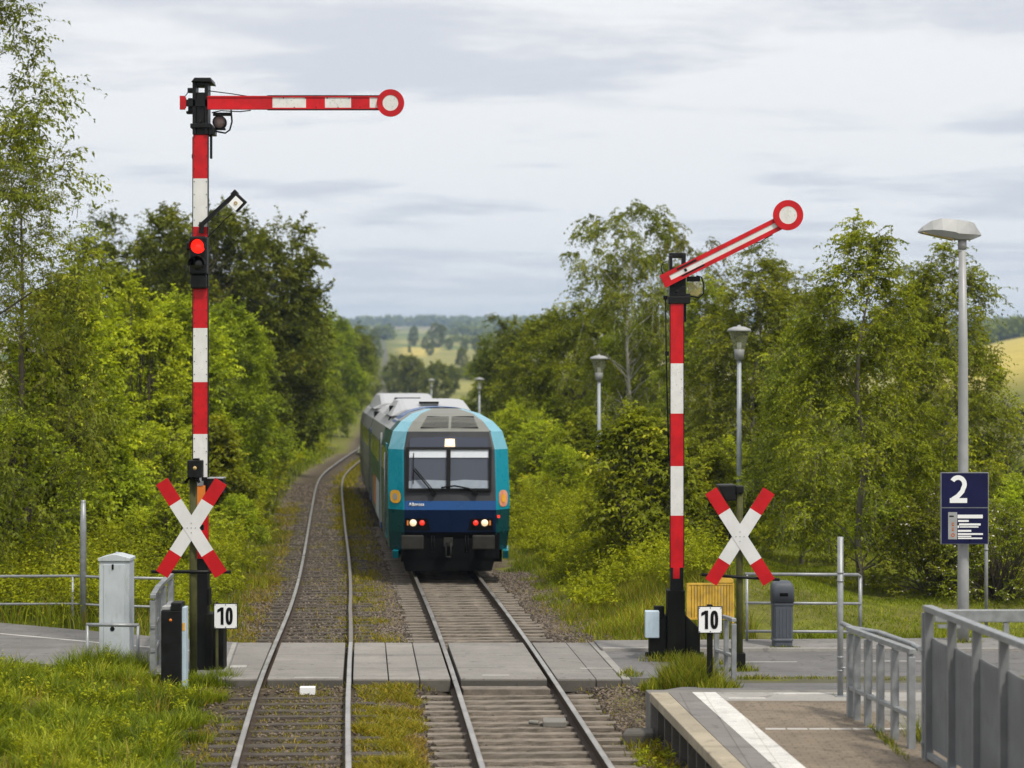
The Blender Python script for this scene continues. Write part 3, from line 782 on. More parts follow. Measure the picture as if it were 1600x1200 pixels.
def make_left_signal():
    Y = 28.9
    t = thing('semaphore_signal', (wx(314, Y), Y, -.05), 'tall red and white semaphore with level arm and lit red lamp', 'semaphore signal', 'semaphore signals at the crossing')
    mm = [M['black'], M['signal_red'], M['signal_white']]
    x0, x1 = wx(303.5, Y), wx(326, Y)
    g = stripes(x0, x1, Y - .10, Y + .02, Y, [212, 280, 355, 372, 450, 513, 597, 678, 745, 800, 872], [1, 2, 1, 0, 1, 2, 1, 2, 0, 1])
    g.span((x0 - .01, Y - .11, wz(872, Y)), (x1 + .0, Y + .11, -.25), 0)
    for sx in (x0 - .006, x1 + .006): g.box((sx, Y - .075, wz(480, Y)), (.012, .06, wz(215, Y) - wz(745, Y)), 0)     # channel flanges
    for k in range(26):                                   # rivet rows on the flanges
        zz = wz(225 + k * 20, Y)
        for sx in (x0 + .018, x1 - .018): g.box((sx, Y - .103, zz), (.012, .008, .012), 0)
    build('mast', g, mm, t)
    # head frame
    g = Geo()
    hx0, hx1 = wx(303, Y), wx(327, Y)
    g.span((hx0, Y - .14, wz(212, Y)), (hx0 + .05, Y + .14, wz(130, Y))); g.span((hx1 - .05, Y - .14, wz(212, Y)), (hx1, Y + .14, wz(130, Y)))
    g.span((hx0 + .05, Y - .11, wz(212, Y)), (hx1 - .05, Y + .11, wz(146, Y))); g.span((hx0 + .05, Y - .11, wz(136, Y)), (hx1 - .05, Y + .11, wz(130, Y)))
    g.prism([(hx0 - .01, wz(131, Y)), (hx0 + .04, wz(124.5, Y)), (hx1 + .05, wz(124.5, Y)), (hx1 + .075, wz(132, Y)), (hx1 - .03, wz(131, Y))], Y - .2, Y + .2)
    g.span((hx0 - .03, Y - .16, wz(202, Y)), (hx1 + .05, Y + .16, wz(195, Y))); g.span((hx1, Y - .12, wz(212, Y)), (hx1 + .10, Y + .1, wz(200, Y)))
    g.span((hx0 - .09, Y - .05, wz(145, Y)), (hx0, Y + .05, wz(138, Y))); g.span((hx0 - .08, Y - .06, wz(176, Y)), (hx0, Y + .06, wz(154, Y)))
    g.span((hx0 - .11, Y - .05, wz(178, Y)), (hx0 - .02, Y + .05, wz(174, Y)))
    g.span((hx1 + .012, Y - .03, wz(248, Y)), (hx1 + .045, Y + .03, wz(212, Y))); g.span((hx0 - .03, Y - .03, wz(248, Y)), (hx0, Y + .03, wz(241, Y)))
    g.tube([(wx(314, Y), Y - .15, wz(192, Y)), (wx(314, Y), Y - .11, wz(192, Y))], .03, 10)
    build('head_frame', g, M['black'], t, bevel=.008)
    g = Geo(); g.tube([(hx0 - .0, Y - .1, wz(141, Y)), (wx(296, Y), Y, wz(141, Y)), (wx(289, Y), Y, wz(151, Y))], .007, 6)
    g.tube([(hx1, Y, wz(142, Y)), (wx(362, Y), Y, wz(146.5, Y)), (wx(393, Y), Y - .05, wz(152, Y))], .008, 6)
    g.tube([(wx(361, Y), Y, wz(172, Y)), (wx(362.5, Y), Y, wz(190, Y)), (wx(359, Y), Y, wz(203, Y)), (wx(352, Y), Y, wz(208, Y)), (wx(336, Y), Y, wz(205, Y))], .013, 8)
    g.tube([(wx(331, Y), Y, wz(176, Y)), (wx(345, Y), Y, wz(173, Y)), (wx(375, Y), Y, wz(174.5, Y)), (wx(392, Y), Y - .03, wz(173, Y))], .009, 6)
    build('cable', g, M['black'], t)
    g = Geo(); g.lathe([(.001, -.03), (.09, -.03), (.09, .03), (.001, .03)], (wx(343, Y), Y + .02, wz(191, Y)), 20, 0, 'y')
    build('spectacle_lens', g, M['lens_pink'], t)
    g = Geo(); g.lathe([(.091, -.05), (.104, -.05), (.104, .05), (.091, .05), (.091, -.05)], (wx(343, Y), Y + .02, wz(191, Y)), 20, 0, 'y')
    g.span((wx(328, Y), Y - .02, wz(203, Y)), (wx(352, Y), Y + .05, wz(200, Y))); g.span((wx(333, Y), Y - .02, wz(181, Y)), (wx(361, Y), Y + .03, wz(176, Y)))
    build('spectacle_frame', g, M['black'], t)
    # arm
    ya = Y - .17
    g = Geo(); z0, z1 = wz(173.5, Y), wz(152.5, Y)
    cuts = [284, 293.5, 327, 428, 480, 509.5, 550, 579, 594]; cm = [1, 0, 1, 2, 1, 2, 1, 2]
    for (a, b), m in zip(zip(cuts[:-1], cuts[1:]), cm):
        if m == 0: g.span((wx(a, Y), ya + .03, z0 + .05), (wx(b, Y), ya + .06, z1 - .05), 0); continue
        g.span((wx(a, Y), ya, z0 + .022), (wx(b, Y), ya + .03, z1 - .022), m)
    for zz in (z0 + .012, z1 - .012): g.span((wx(327, Y), ya - .012, zz - .012), (wx(594, Y), ya + .045, zz + .012), 1)
    for zz in (z0 - .003, z1 + .003): g.span((wx(420, Y), ya - .014, zz - .006), (wx(594, Y), ya + .047, zz + .006), 0)
    g.span((wx(284, Y), ya - .01, z0), (wx(292, Y), ya + .04, z1), 1)
    for k in range(8): g.box((wx(445 + k * 17, Y), ya - .004, (z0 + .03) if k % 2 else (z1 - .03)), (.016, .01, .016), 0)
    arm = build('arm', g, mm, t)
    g = Geo(); c = (wx(611.5, Y), ya - .03, wz(164, Y)); g.disc(c, .205, ya - .045, ya - .012, 0, 40, .118)
    build('disc_ring', g, M['signal_red'], arm)
    g = Geo(); g.disc(c, .1185, ya - .04, ya - .016, 0, 36)
    build('disc_centre', g, M['signal_white'], arm)
    # colour-light head on the mast
    g = Geo(); g.span((wx(300, Y), Y - .24, wz(430, Y)), (wx(327, Y), Y - .1, wz(371, Y))); g.span((wx(301, Y), Y - .2, wz(452, Y)), (wx(326, Y), Y - .1, wz(430, Y)))
    g.span((wx(294, Y), Y - .2, wz(393, Y)), (wx(300, Y), Y - .12, wz(379, Y)))
    hd = build('light_housing', g, M['black'], t, bevel=.025)
    for py, r in ((386.5, .112), (413, .112)):
        g = Geo(); c = (wx(313.5, Y), Y - .24, wz(py, Y)); n = 20; vs = []; fs = []
        for k in range(n + 1):
            a = math.radians(-15 + 210 * k / n)
            for rr, yy_, dz in ((r + .008, Y - .24, 0), (r + .014, Y - .42, -.02), (r - .002, Y - .24, 0), (r + .002, Y - .42, -.02)):
                vs.append((c[0] + rr * math.cos(a), yy_, c[2] + rr * math.sin(a) + dz))
        for k in range(n): fs += [(k * 4, k * 4 + 1, k * 4 + 5, k * 4 + 4), (k * 4 + 2, k * 4 + 6, k * 4 + 7, k * 4 + 3), (k * 4 + 1, k * 4 + 3, k * 4 + 7, k * 4 + 5)]
        g.add(vs, fs); build('visor', g, M['black_dark'], hd)
    g = Geo(); g.lathe([(.001, -.035), (.06, -.03), (.105, -.005), (.11, .01)], (wx(313.5, Y), Y - .24, wz(386.5, Y)), 28, 0, 'y'); build('red_lens', g, M['signal_glow'], hd)
    g = Geo(); g.lathe([(.001, -.02), (.06, -.018), (.105, -.003), (.11, .01)], (wx(313.5, Y), Y - .24, wz(413, Y)), 28, 0, 'y'); build('dark_lens', g, M['lens_dark'], hd)
    # boom with floodlight
    g = Geo(); yb = Y - .19
    g.bar((wx(318, Y), yb, wz(366, Y)), (wx(318, Y), yb, wz(349, Y)), .06, .09); g.bar((wx(315, Y), yb, wz(356, Y)), (wx(371, Y), yb, wz(304, Y)), .05, .10, up=(0, -1, 0))
    g.bar((wx(366, Y), yb, wz(308, Y)), (wx(373, Y), yb, wz(301, Y)), .07, .12, up=(0, -1, 0))
    g.tube([(wx(328, Y), yb, wz(372, Y)), (wx(344, Y), yb, wz(356, Y)), (wx(356, Y), yb, wz(343, Y)), (wx(366, Y), yb - .02, wz(336, Y))], .009, 6)
    g.tube([(wx(328, Y), yb, wz(385, Y)), (wx(336, Y), yb, wz(388, Y)), (wx(339, Y), yb, wz(379, Y)), (wx(333, Y), yb, wz(373, Y))], .006, 6)
    bm = build('lamp_boom', g, M['black'], t, bevel=.006)
    R = Matrix.Rotation(math.radians(43), 3, 'Y')
    g = Geo(); c = Vector((wx(374, Y), yb - .02, wz(319, Y))); g.box(c, (.19, .14, .215), 0, R); build('lamp_head', g, M['black'], bm, bevel=.012)
    g = Geo(); c2 = Vector((wx(372.5, Y), yb - .095, wz(320.5, Y))); g.box(c2, (.15, .012, .165), 0, R); build('lamp_glass', g, M['sign_white'], bm)
    g = Geo(); g.disc((c2.x, yb - .1, c2.z), .028, yb - .112, yb - .099, 0, 16, .014); build('lamp_bulb', g, M['lens_amber'], bm)
    # foot: cable box and plates
    g = Geo(); g.span((wx(327, Y), Y - .05, -.2), (wx(350, Y), Y + .3, wz(980, Y))); g.span((wx(322, Y), Y - .12, -.2), (wx(334, Y), Y + .2, wz(958, Y)))
    g.span((wx(326, Y), Y - .13, wz(945, Y)), (wx(329, Y), Y + .1, wz(918, Y)))
    build('foot_box', g, M['black_moss'], t, bevel=.012)
    g = Geo(); g.span((wx(310, Y), Y - .16, wz(795, Y)), (wx(323, Y), Y - .105, wz(758, Y))); build('warning_plate', g, M['orange'], t, bevel=.005)
    g = Geo(); g.span((wx(310, Y), Y - .17, wz(758, Y)), (wx(320, Y), Y - .1, wz(751, Y))); g.span((wx(314, Y), Y - .14, wz(752, Y)), (wx(317, Y), Y - .1, wz(741, Y))); build('plate_bracket', g, M['galv'], t)
    g = Geo(); g.span((wx(326, Y), Y - .15, wz(771, Y)), (wx(351, Y), Y + .1, wz(748, Y)), 0); g.span((wx(326, Y), Y - .16, wz(748, Y)), (wx(351, Y), Y + .11, wz(745.5, Y)), 1)
    build('relay_box', g, [M['black'], M['galv']], t, bevel=.01)


def make_right_signal():
    Y = 30.0
    t = thing('semaphore_signal', (wx(1056, Y), Y, -.05), 'shorter red and white semaphore with its arm raised diagonally', 'semaphore signal', 'semaphore signals at the crossing')
    mm = [M['black'], M['signal_red'], M['signal_white']]
    x0, x1 = wx(1047, Y), wx(1067, Y)
    g = stripes(x0, x1, Y - .10, Y + .02, Y, [473, 568, 646, 728, 805, 886], [1, 2, 1, 2, 1])
    g.span((x0, Y - .1, -.2), (x1, Y + .1, wz(886, Y)), 0); g.span((wx(1051, Y), Y - .104, wz(903, Y)), (wx(1061, Y), Y - .09, wz(886, Y)), 1)
    for sx in (x0 - .006, x1 + .006): g.box((sx, Y - .075, wz(680, Y)), (.012, .06, wz(475, Y) - wz(886, Y)), 0)
    build('mast', g, mm, t)
    g = Geo(); hx0, hx1 = wx(1045.5, Y), wx(1071, Y)
    g.span((hx0, Y - .1, wz(475, Y)), (hx1, Y + .12, wz(448, Y))); g.span((hx0, Y - .08, wz(449, Y)), (hx0 + .045, Y + .1, wz(399, Y))); g.span((hx1 - .06, Y - .08, wz(449, Y)), (hx1, Y + .1, wz(397, Y)))
    g.span((hx0 + .045, Y - .07, wz(449, Y)), (hx1 - .06, Y + .09, wz(418, Y))); g.span((hx0, Y - .07, wz(403, Y)), (hx1, Y + .09, wz(395.5, Y)))
    g.span((hx0 - .02, Y - .12, wz(475, Y)), (hx1 + .06, Y + .12, wz(464, Y))); g.span((hx1, Y - .1, wz(474, Y)), (hx1 + .07, Y + .1, wz(459, Y))); g.span((hx1 - .02, Y - .03, wz(503, Y)), (hx1 + .01, Y + .03, wz(475, Y)))
    g.tube([(wx(1057, Y), Y - .13, wz(456, Y)), (wx(1057, Y), Y - .1, wz(456, Y))], .024, 10)
    g.span((wx(1036.5, Y), Y - .02, wz(468, Y)), (wx(1043, Y), Y + .04, wz(462, Y)))
    build('head_frame', g, M['black'], t, bevel=.008)
    g = Geo(); g.tube([(wx(1040, Y), Y, wz(464, Y)), (wx(1041, Y), Y, wz(560, Y)), (wx(1043, Y), Y, wz(640, Y)), (wx(1045, Y), Y - .02, wz(720, Y))], .011, 6); g.span((wx(1039, Y), Y - .03, wz(556, Y)), (wx(1045, Y), Y + .03, wz(549, Y)))
    g.tube([(wx(1036, Y), Y, wz(430, Y)), (wx(1033, Y), Y, wz(418, Y)), (wx(1036, Y), Y, wz(411, Y)), (wx(1042, Y), Y, wz(408, Y))], .008, 6)
    g.tube([(wx(1088, Y), Y, wz(431, Y)), (wx(1096, Y), Y, wz(433, Y)), (wx(1100, Y), Y, wz(445, Y)), (wx(1099, Y), Y, wz(459, Y)), (wx(1092, Y), Y, wz(465, Y)), (wx(1078, Y), Y, wz(463, Y))], .012, 8)
    g.span((wx(1073, Y), Y - .02, wz(440, Y)), (wx(1094, Y), Y + .04, wz(432, Y)))
    build('cable', g, M['black'], t); g = Geo()
    g.tube([(wx(1178, Y), Y - .15, wz(380, Y)), (wx(1186, Y), Y - .15, wz(380, Y)), (wx(1195, Y), Y - .15, wz(373, Y)), (wx(1205, Y), Y - .15, wz(368, Y))], .009, 6)
    build('cable', g, M['black'], t)
    g = Geo(); g.prism([(wx(1074, Y), wz(445, Y)), (wx(1082, Y), wz(440, Y)), (wx(1095, Y), wz(441, Y)), (wx(1097, Y), wz(456, Y)), (wx(1090, Y), wz(463, Y)), (wx(1075, Y), wz(459, Y))], Y + .01, Y + .02)
    build('spectacle_lens', g, M['spec_glass'], t)
    # raised arm
    ya = Y - .17
    a = Vector((wx(1034, Y), 0, wz(441, Y))); b = Vector((wx(1222, Y), 0, wz(347, Y))); d = (b - a).normalized(); up = Vector((-d.z, 0, d.x)); L = (b - a).length
    def q(l0, l1, h0, h1, yy0, yy1, m): 
        p = [a + d * l0 + up * h0, a + d * l1 + up * h0, a + d * l1 + up * h1, a + d * l0 + up * h1]
        g.prism([(v.x, v.z) for v in p], yy0, yy1, m)
    g = Geo(); W = .105
    q(0, .13, -W, W, ya - .012, ya + .04, 1)
    q(.13, L, W * .36, W, ya - .01, ya + .04, 1); q(.13, L, -W, -W * .36, ya - .01, ya + .04, 1); q(.13, L, -W * .36, W * .36, ya, ya + .03, 2)
    q(.28, .62, W * .5, W * .8, ya - .013, ya - .009, 0); q(.3, .7, -W * .66, -W * .42, ya - .013, ya - .009, 0); q(.38, .42, -.02, .025, ya - .01, ya - .002, 0)
    q(.6, .66, -W, W * .99, ya + .041, ya + .07, 0)
    arm = build('arm', g, mm, t)
    g = Geo(); c = (wx(1228.5, Y), ya, wz(338, Y)); g.disc(c, .235, ya - .045, ya - .012, 0, 40, .138); build('disc_ring', g, M['signal_red'], arm)
    g = Geo(); g.disc(c, .1385, ya - .04, ya - .016, 0, 36); build('disc_centre', g, M['signal_white'], arm)
    # foot
    g = Geo(); yf_ = Y - .16
    g.span((wx(1041.5, Y), yf_, -.25), (wx(1069, Y), Y + .14, wz(921, Y)))
    g.prism([(wx(1014, Y), wz(1022, Y)), (wx(1014, Y), wz(982, Y)), (wx(1041, Y), wz(960, Y)), (wx(1041, Y), wz(1022, Y))], Y - .1, Y + .16)
    g.prism([(wx(1070, Y), wz(1022, Y)), (wx(1070, Y), wz(960, Y)), (wx(1093, Y), wz(982, Y)), (wx(1093, Y), wz(1022, Y))], Y - .1, Y + .16)
    g.span((wx(1022, Y), Y - .02, wz(982, Y)), (wx(1038, Y), Y + .1, wz(947, Y))); g.span((wx(1008, Y), Y - .03, wz(1026, Y)), (wx(1100, Y), Y + .03, wz(1019, Y)))
    g.span((wx(1018, Y), Y - .05, -.25), (wx(1034, Y), Y + .1, wz(1020, Y))); g.span((wx(1075, Y), Y - .05, -.25), (wx(1090, Y), Y + .1, wz(1020, Y)))
    build('foot_box', g, M['black_moss'], t, bevel=.012)
    g = Geo(); g.span((wx(1007, Y), Y - .16, wz(995, Y)), (wx(1029, Y), Y - .02, wz(953, Y))); build('junction_box', g, M['pale_blue'], t, bevel=.012)


make_left_signal(); make_right_signal()


# ------------------------------------------------------------------ crossing signs (red and white diagonal crosses)
def crossing_sign(px, py, Y, postx, posty0, label, w=.2, ext=None, pr=.055, base_py=1045):
    t = thing('crossing_sign', (wx(postx, Y), Y, -.02), label, 'crossing sign', 'red and white cross signs at the crossing')
    g = Geo(); X = wx(postx, Y); g.tube([(X, Y, -.2), (X, Y, wz(posty0, Y))], pr, 14)
    build('post', g, M['moss_post'], t)
    cx, cz = wx(px, Y), wz(py, Y)
    for k, ang in enumerate((57.5, 122.5)):
        g = Geo(); a = math.radians(ang); d = Vector((math.cos(a), 0, math.sin(a))); n = Vector((-d.z, 0, d.x)); L = .81
        y0 = Y - pr - .05 - .006 * k
        for l0, l1, m in ((-L, -.44, 0), (-.44, .44, 1), (.44, L, 0)):
            p = [Vector((cx, 0, cz)) + d * l + n * h for l, h in ((l0, -w / 2), (l1, -w / 2), (l1, w / 2), (l0, w / 2))]
            g.prism([(v.x, v.z) for v in p], y0, y0 + .005, m)
        if k == 1:
            for ex, ez in ((0, .07), (0, -.07), (.06, 0), (-.06, 0), (0, 0)): g.tube([(cx + ex, y0 - .006, cz + ez), (cx + ex, y0, cz + ez)], .008, 8, 2)
        build('cross_board', g, [M['cross_red'], M['cross_white'], M['galv']], t)
    g = Geo(); g.span((cx - .14, Y - pr - .042, cz - .03), (cx + .14, Y - pr - .006, cz + .03)); g.span((cx - .16, Y - .04, cz - .04), (cx + .16, Y + .05, cz + .04)); build('clamp', g, M['black'], t)
    return t


t = crossing_sign(301, 824, 28.3, 302, 741, 'red and white crossing cross on a mossy post beside the tall semaphore', pr=.058)
Y = 28.3
g = Geo(); g.tube([(wx(238, Y), Y - .07, wz(892.5, Y)), (wx(362, Y), Y - .07, wz(893, Y))], .026, 10); build('cross_bar', g, M['black'], t)
g = Geo(); g.span((wx(294.5, Y), Y - .12, wz(746, Y)), (wx(317, Y), Y + .08, wz(719, Y))); g.span((wx(302, Y), Y - .06, wz(719, Y)), (wx(312, Y), Y + .04, wz(716, Y)))
n = 14; vs = []
lx = build('light_box', g, M['black'], t, bevel=.012)
g = Geo(); g.lathe([(.001, -.02), (.02, -.015), (.03, 0)], (wx(306.5, Y), Y - .12, wz(731, Y)), 14, 0, 'y'); build('amber_lens', g, M['lens_amber'], lx)
g = Geo()
for k in range(13):
    a = math.radians(20 + 140 * k / 12); g.box((wx(302.5, Y) + .1 * math.cos(a), Y - .1, wz(756, Y) + .1 * math.sin(a)), (.032, .14, .02), 0, Matrix.Rotation(-a + math.pi / 2, 3, 'Y'))
build('hood', g, M['black_dark'], lx)

t = crossing_sign(1155, 837.5, 28.8, 1155.5, 758, 'red and white crossing cross on a slim post by the grey litter bin', pr=.05)
Y = 28.8
g = Geo(); g.tube([(wx(1095, Y), Y - .07, wz(897, Y)), (wx(1217, Y), Y - .07, wz(905, Y))], .024, 10); build('cross_bar', g, M['black'], t)
g = Geo(); g.span((wx(1149, Y), Y - .08, wz(771, Y)), (wx(1161.5, Y), Y + .08, wz(758.5, Y)))
g.prism([(wx(1121, Y), wz(757.5, Y)), (wx(1150, Y), wz(757, Y)), (wx(1150, Y), wz(782, Y)), (wx(1133, Y), wz(783, Y))], Y - .06, Y + .3)
build('light_box', g, M['black'], t, bevel=.02)
g = Geo(); g.span((wx(1148, Y), Y - .085, -.15), (wx(1164, Y), Y + .085, wz(1020, Y))); build('post_base', g, M['black_moss'], t, bevel=.01)

# ------------------------------------------------------------------ "10" boards
def number_board(label, Y, px0, px1, py0, py1, postpx, pw, postmat):
    t = thing('number_board', (wx(postpx, Y), Y, 0), label, 'number board', 'white ten boards at the crossing')
    g = Geo(); g.span((wx(postpx, Y) - pw / 2, Y - .03, -.25), (wx(postpx, Y) + pw / 2, Y + .03, wz(py0 - 2, Y))); build('post', g, postmat, t, bevel=.005)
    x0, x1, z1, z0 = wx(px0, Y), wx(px1, Y), wz(py0, Y), wz(py1, Y)
    g = Geo(); g.span((x0, Y - .045, z0), (x1, Y - .035, z1), 0); g.span((x0 + .012, Y - .049, z0 + .012), (x1 - .012, Y - .044, z1 - .012), 1)
    for sx, sz in ((0, .87), (0, -.87), (-.87, .87), (.87, .87), (-.87, -.87), (.87, -.87)):
        g.tube([((x0 + x1) / 2 + sx * (x1 - x0) / 2, Y - .053, (z0 + z1) / 2 + sz * (z1 - z0) / 2), ((x0 + x1) / 2 + sx * (x1 - x0) / 2, Y - .048, (z0 + z1) / 2 + sz * (z1 - z0) / 2)], .008, 8, 0)
    pl = build('plate', g, [M['sign_black'], M['sign_white']], t)
    numeral('numeral', '10', (z1 - z0) * .68, ((x0 + x1) / 2 - .01, Y - .05, (z0 + z1) / 2), M['sign_black'], pl, .105, .043)
    return t


number_board('white 10 board on a short post beside the tall semaphore mast', 28.5, 334.5, 372, 942, 982, 339, .035, M['moss_post'])
number_board('white 10 board on a black post beside the shorter semaphore mast', 25.9, 1090, 1128.5, 946.5, 989, 1109, .075, M['black_moss'])

# ------------------------------------------------------------------ lamps
Y = 31.8
t = thing('street_lamp', (wx(1505, Y), Y, -.02), 'tall grey street lamp with flat elongated head above the blue sign', 'street lamp')
X = wx(1505, Y)
g = Geo(); g.tube([(X, Y, -.2), (X, Y, wz(900, Y)), (X, Y, wz(560, Y)), (wx(1503.5, Y), Y, wz(392, Y))], [.098, .094, .078, .058], 16); g.tube([(wx(1503.5, Y), Y, wz(390, Y)), (wx(1503.5, Y), Y, wz(374, Y))], .072, 14)
g.lathe([(.001, 0), (.17, 0), (.17, .05), (.1, .06)], (X, Y, -.03), 16)
build('pole', g, M['lamp_grey'], t)
def head_sec(px, ztop, zmid, zbot, hw):
    x = wx(px, Y)
    return [(x, Y - hw, wz(zmid, Y)), (x, Y - hw * .55, wz(ztop, Y) - .01), (x, Y, wz(ztop, Y)), (x, Y + hw * .55, wz(ztop, Y) - .01), (x, Y + hw, wz(zmid, Y)), (x, Y + hw * .7, wz(zbot, Y)), (x, Y - hw * .7, wz(zbot, Y))]
secs = [head_sec(1434.5, 360.5, 362, 363.5, .03), head_sec(1441, 354, 361, 365, .11), head_sec(1455, 345, 360, 367, .16), head_sec(1470, 341.2, 361, 370, .18), head_sec(1490, 342.5, 364, 373.5, .18), head_sec(1494, 343, 366, 374.5, .18), head_sec(1512, 345.5, 367, 375, .15), head_sec(1520, 347.5, 367, 374, .12), head_sec(1532.5, 365, 367, 369, .04)]
g = Geo(); vs = [v for s in secs for v in s]; k = 7
g.add(vs, [(i * k + j, i * k + (j + 1) % k, (i + 1) * k + (j + 1) % k, (i + 1) * k + j) for i in range(len(secs) - 1) for j in range(k)] + [tuple(range(k)), tuple((len(secs) - 1) * k + j for j in range(k))])
build('lamp_head', g, M['lamp_grey'], t, bevel=.012)
g = Geo(); g.prism([(wx(1440, Y), wz(364.5, Y)), (wx(1488, Y), wz(375.5, Y)), (wx(1488, Y), wz(373.5, Y)), (wx(1440, Y), wz(363.3, Y))], Y - .1, Y + .1); build('lamp_cover', g, M['lens_amber'], t)

def lantern(Y, px, label):
    X = wx(px, Y); g0 = float(gz(X, Y)); zt = 5.72
    t = thing('lantern_lamp', (X, Y, g0), label, 'lantern lamp', 'row of lantern lamps beside the line')
    g = Geo(); g.tube([(X, Y, g0 - .2), (X, Y, 2.5), (X, Y, zt - .78)], [.075, .062, .05], 12); build('pole', g, M['lamp_pole_far'], t)
    g = Geo(); g.lathe([(.05, -.80), (.105, -.79), (.125, -.56), (.11, -.54), (.001, -.54)], (X, Y, zt), 16); build('lantern_base', g, M['lamp_grey'], t); g = Geo(); g.lathe([(.001, -.115), (.285, -.115), (.29, -.11), (.27, -.06), (.13, -.005), (.05, .0), (.03, .035), (.001, .04)], (X, Y, zt), 20); build('lantern_cap', g, M['lamp_grey'], t)
    g = Geo(); g.lathe([(.13, -.55), (.245, -.115)], (X, Y, zt), 18); build('lantern_glass', g, M['lantern_glass'], t)
    g = Geo(); g.tube([(X, Y, zt - .54), (X, Y, zt - .38)], .055, 10); build('bulb_holder', g, M['sign_white'], t)
    return t

L0 = lantern(46, 1155, 'nearest lantern lamp on a grey pole, directly behind the bin-side cross')
for Y, px, dz, lab in ((61, 936, -.42, 'lantern lamp between the train and the shorter semaphore mast'), (118, 749, -.75, 'small lantern lamp rising just behind the train roof at right'), (165, 674, -.55, 'most distant lantern lamp, a small head above the white train roof')):
    c = copy_tree(L0); c['label'] = lab; X = wx(px, Y); c.location = (X, Y, float(L0.location.z) + dz)

# ------------------------------------------------------------------ platform sign
Y = 31.6
t = thing('platform_sign', (wx(1506, Y), Y, wz(850, Y)), 'navy blue sign with a white 2 fixed to the lamp pole', 'platform sign')
x0, x1 = wx(1469.5, Y), wx(1544, Y); zt, zm, zb = wz(738, Y), wz(793, Y), wz(850, Y)
g = Geo(); g.span((x0, Y - .03, zb), (x1, Y + .03, zt), 0)
g.span((x0 + .012, Y - .036, zm + .008), (x1 - .012, Y - .029, zt - .012), 1); g.span((x0 + .012, Y - .036, zb + .008), (x1 - .012, Y - .029, zm - .008), 1)
pl = build('panel', g, [M['galv'], M['navy']], t)
numeral('numeral', '2', .455, (wx(1496.7, Y), Y - .037, wz(764, Y)), M['sign_white'], pl, .285, .075)
sx = lambda v: wx(1440 + v / 7.5, Y)
sz = lambda v: wz(720 + v / 7.5, Y)
g = Geo()
for (a, b, c, d) in ((415, 710, 630, 672), (420, 545, 692, 714), (415, 685, 732, 756), (440, 660, 766, 780), (418, 575, 808, 830), (418, 712, 846, 866), (418, 575, 876, 890), (420, 705, 898, 914), (415, 432, 732, 785)):
    g.span((sx(a), Y - .0405, sz(d)), (sx(b), Y - .036, sz(c)))
build('text_line', g, M['sign_white'], pl)
g = Geo(); g.span((sx(305), Y - .040, sz(918)), (sx(410), Y - .0355, sz(600)), 0)
g.span((sx(318), Y - .043, sz(655)), (sx(370), Y - .039, sz(640)), 1)
for cz_ in (740, 797): g.span((sx(348), Y - .043, sz(cz_ + 22)), (sx(374), Y - .039, sz(cz_ - 18)), 2); g.span((sx(355), Y - .0445, sz(cz_ + 8)), (sx(368), Y - .042, sz(cz_ - 6)), 0)
g.disc((sx(360), Y - .04, sz(868)), .032, Y - .043, Y - .039, 2, 18, .016)
build('pictogram_strip', g, [M['lamp_grey'], M['sign_black'], M['graffiti']], pl)
g = Geo(); g.tube([(wx(1505, Y), Y + .1, wz(760, Y)), (wx(1505, Y), Y + .1, wz(766, Y))], .11, 14); g.tube([(wx(1505, Y), Y + .1, wz(826, Y)), (wx(1505, Y), Y + .1, wz(832, Y))], .11, 14); build('clamp', g, M['galv'], t)
g = Geo(); Y = 33.4; g.tube([(wx(1541, Y), Y, -.2), (wx(1541, Y), Y, wz(772, Y))], .032, 10); g.tube([(wx(1541, Y), Y, wz(860, Y)), (wx(1541, Y), Y, wz(857, Y))], .04, 10)
tag(build('steel_post', g, M['galv']), 'thin grey steel post just behind the blue sign panel', 'post')
Y = 23.8; g = Geo(); X = wx(1313, Y); g.tube([(X, Y, .3), (X, Y, wz(839, Y))], .037, 12)
for py in (893, 906, 1025, 1046): g.tube([(X, Y, wz(py, Y)), (X, Y, wz(py + 3, Y))], .043, 12)
g.tube([(X, Y - .03, wz(1043, Y)), (X + .06, Y - .05, wz(1043, Y))], .015, 8); g.box((X, Y, .405), (.14, .14, .012))
tag(build('steel_post', g, M['galv']), 'tall galvanised post standing alone at the platform end by the railing', 'post')
Y = 34.4; g = Geo(); X = wx(130, Y); g.tube([(X, Y, -.2), (X, Y, wz(826, Y)), (X, Y, wz(782, Y))], [.062, .058, .042], 12); g.lathe([(.001, .01), (.044, .0), (.046, -.03)], (X, Y, wz(782, Y)), 12)
tag(build('steel_post', g, M['galv']), 'tall grey pipe post rising from the far road railing', 'post')

